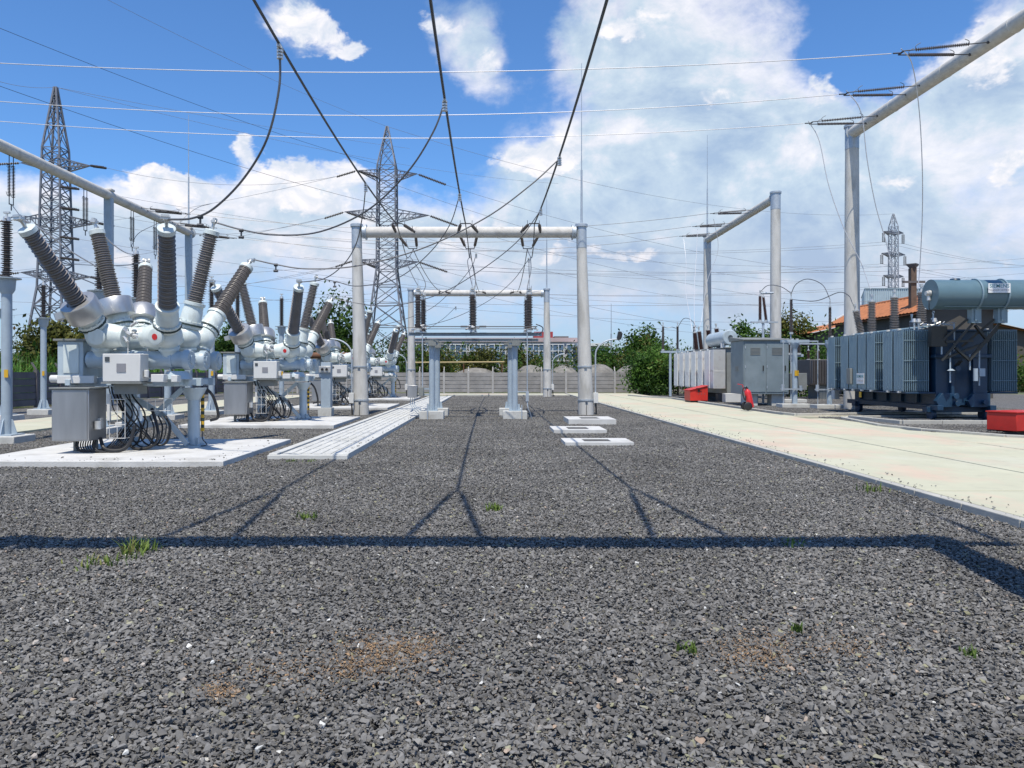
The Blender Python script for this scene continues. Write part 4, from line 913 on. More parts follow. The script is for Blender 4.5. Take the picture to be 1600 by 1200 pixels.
for i, x in enumerate((-2.62, -.72, 1.28)):
    wire(spline([(PX[i]+.05, 29.5, ZB-.95), (PX[i]*.75+x*.25-.05, 28.7, 5.75), (PX[i]*.3+x*.7-.02, 27.6, 5.05), (x, 26.95, 4.66)], 8), .014, '%s lead from the jumper loop down to the disconnector' % names[i], 'wire', name='lead')
    wire(spline([(PX[i]+.05, 30.6, ZB-.75), (PX[i]*.5+x*.5+.12, 29.9, 5.6), (x+.06, 29.2, 5.0), (x, 28.95, 4.66)], 8), .014, '%s lead from the far side of the gantry to the disconnector' % names[i], 'wire', name='lead')

# ------------------------------------------------------------------ flood lights on the gantry posts
def lamp(x, y, side, label, zt=2.9, head=True, ln=.75):
    t = thing('floodlight', (x, y, 0), label, 'floodlight', 'gooseneck floodlights strapped to the gantry posts')
    s = side; pts = [(x, y, .3), (x, y, zt-.6)]+[(x+s*ln*(1-math.cos(a)), y, zt-.6+.6*math.sin(a)) for a in [math.pi/2*k/8 for k in range(1, 9)]]+[(x+s*(ln+.12), y, zt)]
    MB().tube(pts, .03, 8).build('pole', M['galv'], t)
    MB().bb(x-.09, x+.09, y-.12, y+.02, .45, .85).build('junction_box', M['box'], t, bevel=.01)
    MB().tube([(x+.01, y-.05, .45), (x+.03, y-.06, -.05)], .03, 8).build('cable', M['black'], t)
    h = Vector((x+s*(ln+.16), y, zt+.14)); mb = MB(); mb.box(h, (.12, .26, .32), Matrix.Rotation(R(12*s), 3, 'Y')); mb.box(h+Vector((s*.08, 0, 0)), (.05, .2, .2), Matrix.Rotation(R(12*s), 3, 'Y'))
    hd = mb.build('lamp_head', M['black'], t, bevel=.01)
    return t
lamp(3.95, 29.55, 1, 'floodlight on the right post of the nearest gantry')
lamp(-5.38, 29.3, -1, 'floodlight on the left post of the nearest gantry', 2.9)
lamp(4.05, 52.05, 1, 'small floodlight on the right post of the farther gantry', 2.9)
lamp(-5.85, 52.0, -1, 'small floodlight on the left post of the farther gantry', 2.9)

# ------------------------------------------------------------------ blue transformer at right
def plate(mb, x, y0, y1, z0, z1, th=.016, nch=6, taper=.05):
    """one pressed radiator plate standing in the YZ plane, with vertical flutes"""
    w = y1-y0; prof = []
    for i in range(nch):
        a = y0+w*i/nch; s = w/nch
        prof += [(a+.08*s, .3), (a+.28*s, 1), (a+.72*s, 1), (a+.92*s, .3)]
    left = [(x-th*k, y) for y, k in prof]; right = [(x+th*k, y) for y, k in reversed(prof)]
    mb.prism(left+right, z0+taper, z1-taper); mb.bb(x-th*.5, x+th*.5, y0+.01, y1-.01, z0, z0+taper-.002); mb.bb(x-th*.5, x+th*.5, y0+.01, y1-.01, z1-taper+.002, z1)
def radiator(t, x0, x1, n, y0, y1, z0, z1, m, nch=6, th=.016):
    mb = MB()
    for i in range(n): plate(mb, x0+(x1-x0)*i/(n-1), y0, y1, z0, z1, nch=nch, th=th)
    ym = (y0+y1)/2
    for z in (z0+.12, z1-.12): mb.cyl((min(x0, x1)-.02, ym, z), (max(x0, x1)+.14, ym, z), .05, None, 10)
    for z in (z0+.35, (z0+z1)/2, z1-.35):
        mb.cyl((x0, y0-.012, z), (x1, y0-.012, z), .010, None, 6)
    r = mb.build('radiator', M[m], t)
    mb = MB()
    for z in (z0-.02, z1+.02): mb.bb(min(x0, x1)-.03, min(x0, x1)+.05, ym-.05, ym+.05, z-.03, z+.03)
    mb.build('bracket', M['box'], r); return r
def hv_bushing(t, x, y, z0, ln, rs, m='porc', tilt=(0, 0), n=20, name='bushing'):
    d = Vector((tilt[0], tilt[1], 1)).normalized(); p = Vector((x, y, z0)); prof = [(rs*.7, .05)]; k = int(ln/.06); pt = ln/k
    for i in range(k): s = .05+pt*i; r = rs*(1-.12*i/k); prof += [(rs*.62, s+.1*pt), (r, s+.42*pt), (r, s+.58*pt), (rs*.62, s+.85*pt)]
    prof.append((rs*.6, ln+.05)); b = MB().lathe(p, d, prof, n).build(name, M[m], t)
    mb = MB(); mb.lathe(p, d, [(rs*1.05, -.05), (rs*1.05, .05)], n); q = p+d*(ln+.05)
    mb.lathe(q, d, [(rs*.75, 0), (rs*.75, .05), (rs*.25, .06), (rs*.22, .30)], n); mb.cyl(q+d*.2, q+d*.3, rs*.4, None, 10); mb.build('fitting', M['alu'], b); return b
def text_part(s, size, loc, rot, m, parent, name, off=.004, align='CENTER'):
    cu = bpy.data.curves.new('lettering', 'FONT'); cu.body = s; cu.size = size; cu.align_x = align; cu.align_y = 'CENTER'; cu.extrude = .001; cu.offset = off*.3; cu.resolution_u = 3
    o = bpy.data.objects.new('lettering', cu); COL.objects.link(o); dg = bpy.context.evaluated_depsgraph_get(); dg.update()
    me = bpy.data.meshes.new_from_object(o.evaluated_get(dg)); COL.objects.unlink(o); bpy.data.objects.remove(o)
    me.materials.clear(); me.materials.append(m); q = bpy.data.objects.new(name, me); COL.objects.link(q); q.parent = parent
    w = Vector(parent['_w']); q.location = Vector(loc)-w; q.rotation_euler = rot; q['_w'] = tuple(w); return q
def build_big_trafo():
    X0, Yn = 13.4, 25.0; z0, z1 = 1.0, 3.02
    t = thing('power_transformer', (15.2, 27.5, .07), 'large dark blue power transformer with a round oil conservator on top', 'transformer', 'power transformers')
    ys = [30.05, 28.95, 28.27, 27.59, 26.91, 25.75, 25.05]
    for y in ys: radiator(t, X0, X0+.82, 13, y, y+.62, z0, z1, 'trafo')
    for y in ys: radiator(t, 17.1, 16.3, 13, y, y+.62, z0, z1, 'trafo')
    # tank
    mb = MB(); mb.bb(14.42, 16.1, 25.0, 30.6, .55, 2.95); mb.bb(14.34, 16.18, 24.9, 30.7, 2.1, 2.2); mb.bb(14.34, 16.18, 24.9, 30.7, 2.95, 3.02)
    for x in (14.9, 15.6): mb.bb(x-.05, x+.05, 24.86, 25.0, .5, 2.08)
    for y in (26, 27, 28, 29, 30): mb.bb(14.32, 14.42, y-.05, y+.05, .6, 2.08)
    mb.build('tank', M['trafo_dark'], t, bevel=.012)
    mb = MB()
    for xx in (14.42, 15.45):
        mb.add([(xx, 24.8, .5), (xx+.62, 24.8, .5), (xx+.62, 24.8, .95), (xx+.1, 24.8, .95), (xx-.1, 24.8, .7), (xx, 24.98, .5), (xx+.62, 24.98, .5), (xx+.62, 24.98, .95), (xx+.1, 24.98, .95), (xx-.1, 24.98, .7)], [(0, 1, 2, 3, 4), (9, 8, 7, 6, 5)]+[(i, (i+1) % 5, 5+(i+1) % 5, 5+i) for i in range(5)])
    for x, z in ((14.9, .85), (14.95, .62), (15.85, .66), (14.95, 1.75)): mb.cyl((x, 24.8, z), (x, 24.68, z), .07, None, 12); mb.cyl((x, 24.68, z), (x, 24.66, z), .09, None, 12)
    mb.build('jacking_lug', M['trafo_dark'], t, bevel=.006)
    mb = MB(); mb.bb(14.2, 16.3, 25.1, 25.4, .32, .5); mb.bb(14.2, 16.3, 30.1, 30.4, .32, .5); mb.bb(14.3, 14.5, 24.7, 31, .4, .56); mb.bb(16.0, 16.2, 24.7, 31, .4, .56); mb.bb(13.45, 14.4, 25.0, 30.7, .93, .98); mb.bb(16.2, 17.1, 25.0, 30.7, .93, .98)
    mb.build('skid', M['trafo_dark'], t, bevel=.008)
    for x in (14.4, 16.1):
        for y in (25.2, 30.2):
            w = MB(); w.lathe((x-.08, y, .25), (1, 0, 0), [(.17, 0), (.2, .01), (.2, .04), (.17, .05), (.17, .15), (.05, .16)], 20); w.build('wheel', M['trafo_dark'], t)
    mb = MB(); mb.bb(13.6, 16.9, 25.14, 25.26, .06, .10); mb.bb(13.6, 16.9, 30.14, 30.26, .06, .10); mb.build('rail', M['steel'], t)
    # conservator along X, on two stands carried by raking lattice brackets
    zc, yc, r = 4.06, 24.1, .475
    mb = MB(); mb.lathe((13.72, yc, zc), (1, 0, 0), [(.0, -.01), (.30, .0), (r, .0), (r, .04), (r-.012, .04), (r-.012, 2.98)], 40)
    c = mb.build('conservator', M['cons'], t)
    MB().lathe((16.7, yc, zc), (1, 0, 0), [(r, 0), (r, .9), (r-.1, .98), (0, 1.0)], 40).build('conservator_end', M['conblue'], c)
    mb = MB()
    for x in (15.06, 15.88): mb.lathe((x, yc, zc), (1, 0, 0), [(r-.01, 0), (r+.03, .0), (r+.03, .05), (r-.01, .05)], 40, False); mb.bb(x-.1, x+.2, yc-.12, yc+.12, zc-r-.42, zc-r+.06); mb.bb(x-.02, x+.1, yc-.16, yc-.12, zc-r-.35, zc-.28)
    mb.bb(14.0, 16.7, yc-.30, yc-.28, zc-.40, zc-.385); mb.build('saddle', M['trafo'], c, bevel=.006)
    mb = MB(); q = Vector((13.70, yc-.04, zc+.04)); mb.lathe(q, (-1, 0, 0), [(.10, 0), (.10, .08), (.07, .08), (.07, .14)], 18); mb.cyl(q-Vector((.04, 0, .08)), q-Vector((.04, 0, .22)), .05, .06, 12); mb.build('oil_gauge', M['alu'], c)
    MB().tube(spline([q-Vector((.04, 0, .2)), q-Vector((.06, .05, .34)), q-Vector((.02, 0, .5)), q-Vector((-.2, -.1, .62))], 5), .012, 6).build('gauge_cable', M['black'], c)
    mb = MB(); mb.cyl((14.5, yc, zc+r-.02), (14.5, yc, zc+r+.03), .16, .13, 16); mb.build('hatch', M['trafo_dark'], c)
    mb = MB()
    def ch(p, q, w=.11): mb.beam(p, q, w, .07)
    for x in (15.1, 15.95):
        ch((x-.75, 24.55, 2.0), (x+.1, 24.15, 3.3), .14); ch((x-.9, 24.65, 2.45), (x-.15, 24.2, 3.3), .12)
    for a, b in (((14.4, 24.55, 2.05), (15.6, 24.4, 2.55)), ((15.2, 24.2, 3.1), (15.7, 24.35, 2.6)), ((14.7, 24.4, 2.4), (15.2, 24.5, 2.0)), ((15.2, 24.5, 2.0), (15.9, 24.2, 3.0)), ((14.45, 24.5, 2.6), (15.2, 24.3, 2.62)), ((15.0, 24.6, 2.0), (15.0, 25.0, 1.75))): ch(a, b, .08)
    mb.bb(14.0, 14.5, 24.5, 24.7, 2.45, 3.1)
    mb.build('bracket', M['olive'], t)
    mb = MB()
    for x, za, zb in ((14.35, 2.2, 2.8), (14.62, 1.3, 2.3), (15.25, 1.7, 2.2), (15.55, 1.2, 2.4), (14.75, 2.3, 3.2)): mb.cyl((x, 24.55, za), (x, 24.55, zb), .025, None, 8)
    mb.cyl((15.4, 24.5, 1.35), (15.4, 24.5, 1.75), .07, None, 12); mb.bb(15.5, 15.68, 24.45, 24.6, 1.5, 1.75); mb.cyl((14.62, 24.5, 1.68), (14.62, 24.5, 1.74), .12, .03, 12)
    mb.build('breather', M['tube'], t)
    mb = MB(); rr = random.Random(9)
    for i in range(16):
        p = Vector((13.95+rr.uniform(0, .7), 24.9+rr.uniform(0, .5), 3.05+rr.uniform(0, .22))); mb.tube([p, p+Vector((rr.uniform(.1, .4), rr.uniform(-.1, .2), rr.uniform(-.08, .12)))], rr.uniform(.012, .03), 6)
    for x, y in ((14.05, 25.6), (14.25, 25.7), (14.62, 25.4)): mb.cyl((x, y, 3.3), (x, y, 3.42), .08, .05, 10); mb.cyl((x, y, 3.0), (x, y, 3.3), .03, None, 6)
    mb.build('pipework', M['alu'], t)
    for y, z in ((30.2, 3.05), (28.5, 3.05), (26.7, 3.05)): hv_bushing(t, 14.9, y, z, 1.30, .17)
    hv_bushing(t, 14.75, 30.7, 3.0, 1.05, .16, tilt=(-.22, 0))
    for k in range(3): hv_bushing(t, 15.6, 27.2+k*.7, 3.05, .4, .10, n=14, name='small_bushing')
    mb = MB()
    for k in range(7): mb.cyl((14.2+k*.02, 25.4+k*.8, 3.12), (14.5, 25.4+k*.8, 3.12), .05, None, 8)
    mb.cyl((14.42, 25, 3.12), (14.42, 30.6, 3.12), .06, None, 10); mb.build('header_pipe', M['trafo'], t)
    # cabinet and plates on the radiator face, signs
    MB().bb(13.28, 13.37, 28.55, 28.85, 1.2, 1.78).build('terminal_box', M['cab_dark'], t, bevel=.008)
    s = MB().bb(13.345, 13.36, 27.62, 28.18, 1.21, 1.60).build('nameplate', M['sign'], t)
    text_part('SIEMENS', .145, (13.342, 27.90, 1.48), (R(90), 0, R(-90)), M['teal'], s, 'lettering')
    text_part('TRANSFORMER', .07, (13.342, 27.90, 1.32), (R(90), 0, R(-90)), M['greyletter'], s, 'small_lettering', 0)
    s = MB().bb(15.22, 15.90, yc-.515, yc-.50, zc+.01, zc+.30).build('maker_sign', M['sign'], c)
    mb = MB(); mb.bb(15.3, 15.82, yc-.50, yc-.40, zc+.03, zc+.07).bb(15.3, 15.82, yc-.50, yc-.36, zc+.22, zc+.26); mb.build('sign_bracket', M['trafo'], s)
    text_part('SIEMENS', .165, (15.56, yc-.517, zc+.215), (R(90), 0, 0), M['teal'], s, 'lettering', .003)
    text_part('TRANSFORMER', .095, (15.545, yc-.517, zc+.085), (R(90), 0, 0), M['greyletter'], s, 'small_lettering', 0)
    MB().bb(13.4, 13.42, 27.95, 28.1, .72, .92).build('warning_sign', M['yellow'], t)
    MB().bb(13.75, 13.95, 30.9, 31.2, .55, 1.0).build('drain_box', M['box'], t, bevel=.01)
M['conblue'] = mat('bright_blue_paint', (.03, .06, .17), .4); M['olive'] = mat('dark_olive_paint', (.03, .032, .03), .55, var=.2)
build_big_trafo()
for k, (px, py) in enumerate(((1313, 470),)):
    pass
# ------------------------------------------------------------------ pale transformer farther back
def build_pale_trafo():
    X0 = 11.5; z0, z1 = .8, 2.83
    t = thing('power_transformer', (12.6, 44, .07), 'pale grey power transformer with fluted radiators and four dark bushings', 'transformer', 'power transformers')
    for y, w in ((47.7, .95), (46.3, .95), (44.9, .95), (43.5, .95), (42.1, .95), (40.7, .95)): radiator(t, X0, X0+.6, 8, y, y+w, z0, z1, 'trafo2', 5, .038)
    mb = MB()
    for k in range(14): mb.bb(X0+k*.045, X0+k*.045+.02, 40.0, 40.62, z0, z1)
    mb.bb(X0, X0+.62, 40.05, 40.6, z0+.9, z0+.93); mb.build('end_radiator', M['trafo2'], t)
    mb = MB(); mb.bb(12.3, 13.9, 40.4, 48.4, .5, 2.9); mb.bb(12.2, 14, 40.3, 48.5, 2.9, 2.98); mb.build('tank', M['cab_dark'], t, bevel=.02)
    mb = MB(); mb.bb(11.9, 14, 40.6, 41.0, .15, .5); mb.bb(11.9, 14, 46.6, 47.0, .15, .5)
    for y in (40.8, 46.8):
        for x in (12.1, 13.6): mb.lathe((x, y, .22), (1, 0, 0), [(.2, 0), (.2, .15)], 16)
    mb.build('skid', M['oldtrafo'], t); MB().bb(12.0, 13.1, 39.6, 40.2, .1, .55).build('terminal_box', M['box'], t, bevel=.01)
    for y, x in ((47.2, 12.55), (46.0, 12.5), (44.3, 12.55), (42.8, 12.6)): hv_bushing(t, x, y, 2.98, 1.05, .16, 'porc_red', tilt=(-.14, -.05), n=14)
    a = P(1113, 532, 43.5); b = P(1141, 527, 40.5); c = MB(); c.lathe(a, b-a, [(0, -.02), (.36, 0), (.40, .05), (.40, (b-a).length-.05), (.36, (b-a).length), (0, (b-a).length+.02)], 28); co = c.build('conservator', M['tank_blue'], t)
    d = (b-a).normalized(); MB().lathe(b, d, [(.12, 0), (.12, .06), (.05, .07)], 14).build('oil_gauge', M['glass'], co)
    mb = MB(); mb.bb(a.x+.3, a.x+.45, 42.5, 42.7, 2.95, 3.2); mb.bb(b.x-.4, b.x-.25, 40.7, 40.9, 2.95, 3.2); mb.build('stand', M['trafo2'], co)
build_pale_trafo()
def build_grey_cabinet():
    t = thing('equipment_housing', (12.3, 37, .07), 'large blue-grey sheet steel housing on concrete feet between the transformers', 'equipment housing')
    mb = MB(); mb.bb(11.62, 13.72, 35.6, 37.5, .62, 3.12); mb.build('body', M['cab_grey'], t, bevel=.015)
    mb = MB(); mb.add([(11.56, 35.5, 3.125), (13.78, 35.5, 3.125), (13.78, 37.6, 3.125), (11.56, 37.6, 3.125), (11.56, 35.5, 3.17), (13.78, 35.5, 3.17), (13.78, 37.6, 3.34), (11.56, 37.6, 3.34)], [(0, 3, 2, 1), (4, 5, 6, 7), (0, 1, 5, 4), (2, 3, 7, 6), (0, 4, 7, 3), (1, 2, 6, 5)]); mb.build('roof', M['cab_dark'], t)
    for x0, x1 in ((11.68, 12.64), (12.68, 13.66)):
        d = MB().bb(x0, x1, 35.575, 35.596, .72, 3.02).build('door', M['cab_grey'], t, bevel=.006)
        mb = MB(); mb.bb(x1-.14, x1-.10, 35.53, 35.575, 1.7, 1.95); mb.build('handle', M['black'], d)
        mb = MB()
        for z in (.95, 1.9, 2.8): mb.cyl((x0+.02, 35.565, z-.06), (x0+.02, 35.565, z+.06), .018, None, 8)
        mb.build('hinge', M['galv'], d)
        mb = MB()
        for k in range(6): mb.bb(x0+.25, x1-.25, 35.555, 35.575, 2.45+k*.06, 2.48+k*.06)
        mb.build('louvre', M['cab_dark'], d)
    mb = MB()
    for k in range(5): mb.bb(11.605, 11.62, 36.3, 36.8, 1.7+k*.05, 1.725+k*.05)
    mb.build('louvre', M['cab_dark'], t)
    for x in (11.75, 13.0): MB().bb(x, x+.6, 35.8, 36.4, -.05, .62).build('foot', M['block'], t, bevel=.01)
    MB().bb(12.5, 12.75, 36.9, 37.2, -.05, .62).build('cable_duct', M['cab_dark'], t)
build_grey_cabinet()

# sand boxes, extinguisher
def sandbox():
    t = thing('sand_box', (10.9, 40.5, .1), 'red sheet metal sand box with a sloping lid beside the road', 'sand box', 'red fire sand boxes')
    y0, y1 = 40.0, 41.2; x0, x1 = 10.28, 11.2
    a = [(x0, .16), (x1, .16), (x1, .92), (x0, .68)]
    mb = MB(); mb.add([(x, y0, z) for x, z in a]+[(x, y1, z) for x, z in a], [(0, 1, 2, 3), (7, 6, 5, 4), (0, 4, 5, 1), (1, 5, 6, 2), (2, 6, 7, 3), (3, 7, 4, 0)]); b = mb.build('body', M['red'], t, bevel=.01)
    mb = MB(); o = [(x0-.05, .69), (x1+.03, .935), (x1+.03, .965), (x0-.05, .72)]
    mb.add([(x, y0-.05, z) for x, z in o]+[(x, y1+.03, z) for x, z in o], [(0, 1, 2, 3), (7, 6, 5, 4), (0, 4, 5, 1), (1, 5, 6, 2), (2, 6, 7, 3), (3, 7, 4, 0)]); mb.build('lid', M['red'], t, bevel=.006)
    mb = MB(); mb.bb(x0+.3, x0+.6, y0-.085, y0-.06, .79, .82); mb.bb(x0+.4, x0+.5, y0-.03, y0-.002, .62, .76); mb.build('hasp', M['black'], b)
    MB().bb(x0+.03, x1-.03, y0+.03, y1-.03, .08, .16).build('base', M['black'], t)
    for k in range(3): MB().bb(x0+.40+k*.16, x0+.46+k*.16, y0-.008, y0-.002, .50+k*.0, .53).build('marking', M['oldtrafo'], t)
sandbox()
t = thing('sand_box', (13.6, 20.2, .1), 'low red box on the gravel in front of the blue transformer', 'sand box', 'red fire sand boxes')
rm = Matrix.Rotation(R(23), 3, 'Z'); c = Vector((13.82, 20.22, 0)); c.z = .34
MB().box(c, (1.3, .78, .46), rm).build('body', M['red'], t, bevel=.012); MB().box(c+Vector((0, 0, .25)), (1.34, .82, .035), rm).build('lid', M['red'], t, bevel=.006)
# a red trolley standing on end right of the blue transformer
t = thing('fire_extinguisher', (10.42, 31.0, .1), 'red wheeled fire extinguisher leaning on the kerb', 'fire extinguisher')
b = Vector((10.42, 31.0, .2)); d = Vector((-.22, .0, 1)).normalized()
MB().lathe(b, d, [(.10, 0), (.135, .03), (.135, .60), (.11, .70), (.05, .76), (.04, .80)], 22).build('cylinder', M['redx'], t)
mb = MB(); mb.cyl(b+d*.78, b+d*.88, .03, None, 10); mb.bb(b.x-.30, b.x-.12, 30.95, 31.05, .98, 1.02); mb.build('valve', M['black'], t)
mb = MB(); mb.tube(spline([b+d*.84, b+d*.8+Vector((-.16, -.06, .0)), b+d*.55+Vector((-.24, -.1, 0)), b+d*.3+Vector((-.2, -.12, 0)), b+d*.5+Vector((-.15, -.14, 0))], 5), .022, 7); mb.build('hose', M['black'], t)
mb = MB(); mb.tube([b+Vector((-.05, .1, 0)), b+d*.95+Vector((-.1, .12, 0)), b+d*.98+Vector((-.3, .1, .0))], .018, 7); mb.build('handle', M['redx'], t)
for dy in (-.2, .2): MB().lathe((10.24, 31.0+dy-.03, .27), (0, 1, 0), [(.05, 0), (.15, .0), (.17, .015), (.17, .045), (.15, .06), (.05, .06)], 20).build('wheel', M['black'], t)
MB().lathe((10.24-.05, 30.96, .27), (-1, 0, 0), [(.02, 0), (.02, .01)], 8).build('axle', M['black'], t)

# ------------------------------------------------------------------ medium-voltage apparatus behind the cabinet
def support(x, y, zt, w, label, signc='yellow'):
    t = thing('apparatus_stand', (x, y, 0), label, 'equipment stand', 'small equipment stands by the transformers')
    MB().bb(x-.7, x+.6, y-.4, y+.4, -.05, .24).build('foundation', M['block'], t, bevel=.015)
    mb = MB(); mb.cyl((x, y, .24), (x, y, zt-.1), .11, .105, 18); mb.lathe((x, y, zt-.35), (0, 0, 1), [(.11, 0), (.2, .22), (.2, .25)], 18); mb.build('post', M['tube'], t)
    mb = MB(); mb.bb(x-w, x+w, y-.09, y+.09, zt-.10, zt+.03); mb.build('crossbeam', M['tube'], t, bevel=.008)
    MB().bb(x-.06, x+.12, y-.14, y-.12, 1.48, 1.72).build('warning_sign', M[signc], t)
    mb = MB(); mb.cyl((x-.55, y-.1, .1), (x-.55, y-.1, zt), .02, None, 8); mb.bb(x-.7, x+.3, y-.2, y-.14, .86, .92); mb.cyl((x-.6, y-.17, .82), (x-.6, y-.17, 1.1), .07, None, 10); mb.cyl((x+.2, y-.17, .82), (x+.2, y-.17, 1.05), .06, None, 10); mb.build('drive_linkage', M['galv'], t)
    return t
s1 = support(13.45, 34.2, 3.05, .62, 'grey post with a yellow sign in front of the blue-grey housing')
for k, (dx, tl) in enumerate(((-.8, .12), )):
    mb = MB()
hv_bushing(s1, 13.05, 37.5, 4.15, 1.15, .09, 'porc_red', n=12, name='insulator'); hv_bushing(s1, 13.35, 37.5, 4.15, 1.1, .085, 'porc_red', tilt=(-.12, 0), n=12, name='insulator')
mb = MB(); mb.bb(12.6, 13.9, 37.4, 37.6, 4.05, 4.12); mb.cyl((13.2, 37.5, 0), (13.2, 37.5, 4.05), .06, None, 8); mb.cyl((13.1, 37.5, 5.5), (13.7, 37.5, 5.52), .05, None, 8); mb.build('linkage_frame', M['galv'], s1)
s2 = support(15.6, 40.0, 2.55, .55, 'farther grey post carrying ribbed insulators, behind the fire extinguisher')
for k in range(3): hv_bushing(s2, 15.35+k*.25, 40.0, 2.6, .45, .2, 'porc_dark', n=12, name='insulator')
MB().bb(14.1, 14.9, 36.4, 37.0, .8, 1.6).build('drive_box', M['cab_dark'], s2, bevel=.015)
mb = MB(); mb.cyl((14.2, 36.6, 1.6), (14.2, 36.6, 4.3), .03, None, 8); mb.cyl((14.5, 37.1, .0), (14.5, 37.1, .8), .06, None, 8); mb.bb(13.8, 15.6, 36.8, 36.9, 3.1, 3.16); mb.bb(14.0, 17.4, 38.8, 38.9, 3.05, 3.12); mb.build('frame', M['galv'], s2)
hv_bushing(s2, 14.22, 36.6, 3.5, 1.55, .085, 'porc_dark', n=12, name='insulator')
s3 = support(14.6, 33.3, 3.0, .16, 'blue-grey post with a slim black cable end at the near side of the blue transformer', 'yellow')
hv_bushing(s3, 14.62, 33.3, 3.05, 1.35, .075, 'porc_dark', n=12, name='cable_termination')
wire(spline([P(1187, 457, 37.5), P(1200, 446, 37.2), P(1220, 448, 35), P(1236, 458, 36.6)], 8), .018, 'short arched lead left of the slim black cable end', 'wire', name='lead')
wire(spline([P(1236, 459, 36.6), P(1244, 444, 36.4), P(1262, 436, 35.5), P(1285, 445, 34.3), P(1297, 468, 33.3)], 8), .018, 'arched lead down to the slim black cable end', 'wire', name='lead')
wire(spline([P(1236, 468, 36.6), P(1275, 470, 34), P(1310, 457, 32), P(1326, 462, 31.2), P(1332, 474, 30.8)], 8), .018, 'wavy lead to the tilted transformer bushing', 'wire', name='lead')
t = thing('auxiliary_transformer', (19.4, 45, 0), 'small old brown-grey transformer in the shade behind the blue one', 'transformer', 'power transformers')
mb = MB(); mb.bb(18.6, 20.6, 45, 47, .9, 2.4); mb.build('tank', M['oldtrafo'], t, bevel=.02)
mb = MB()
for k in range(22): mb.bb(18.62+k*.09, 18.65+k*.09, 44.7, 45.0, 1.0, 2.35)
mb.build('radiator', M['oldtrafo'], t); MB().bb(19.2, 20.4, 45.2, 46.8, -.05, .9).build('plinth', M['cab_dark'], t, bevel=.02)
for k in range(3): hv_bushing(t, 18.9+k*.6, 46, 2.4, .5, .1, 'porc_red', n=10)
# far-left isolator posts beside the bushes
t = thing('apparatus_stand', (12.9, 53, 0), 'far slim equipment stand in front of the green bushes', 'equipment stand', 'small equipment stands by the transformers')
for x in (12.25, 13.9): MB().cyl((x, 53, 0), (x, 53, 3.0), .09, None, 10).build('post', M['tube'], t)
MB().bb(11.6, 14.4, 52.9, 53.1, 3.0, 3.14).build('crossbeam', M['tube'], t)
for x, y0 in ((11.75, 53), (12.75, 53), (13.9, 53)): hv_bushing(t, x, y0, 3.2, 1.55, .1, 'porc_dark', n=10, name='insulator')
wire(spline([P(1027, 503, 53), P(1040, 512, 53), P(1050, 511, 53), P(1058, 512, 53), P(1068, 498, 50), P(1080, 500, 47), P(1088, 512, 45)], 6), .02, 'looping lead above the far slim equipment stand', 'wire', name='lead')

# ------------------------------------------------------------------ fence
def build_fence(a, b, n, label, zt=1.70, m='fence', mp='fencepost'):
    a, b = Vector(a), Vector(b); d = (b-a)/n; u = d.normalized(); nrm = Vector((-u.y, u.x, 0)); ang = math.atan2(u.y, u.x); rm = Matrix.Rotation(ang, 3, 'Z')
    t = thing('concrete_fence', a, label, 'fence', 'precast concrete slat fences'); r = random.Random(n)
    pm = None
    for i in range(n+1):
        p = a+d*i; mb = MB(); mb.box(p+Vector((0, 0, zt/2)), (.17, .19, zt+.1), rm); q = p+Vector((0, 0, zt+.05)); mb.beam(q, q+nrm*(-.22)+Vector((0, 0, .36)), .07, .07); mb.build('post', M[mp], t)
    for i in range(n):
        p = a+d*(i+.5); mb = MB(); k = 5; h = (zt-.08)/k
        for j in range(k):
            z = .04+h*(j+.5); o = nrm*r.uniform(-.006, .006)
            mb.box(p+o+Vector((0, 0, z-.02)), (d.length-.18, .06, h-.05), rm); mb.box(p+o-nrm*.035+Vector((0, 0, z+h*.36)), (d.length-.19, .07, h*.20), rm); mb.box(p+o-nrm*.03+Vector((0, 0, z+h*.02)), (d.length-.2, .02, h*.07), rm)
        mb.build('panel', M[m], t)
build_fence((30.0, 63, 0), (-22, 63, 0), 26, 'pale precast concrete fence along the back of the yard')
build_fence((-22, 63, 0), (-22, 13, 0), 25, 'precast concrete fence along the left side, its shade put into the colour', m='fence_shaded', mp='fence_shaded')

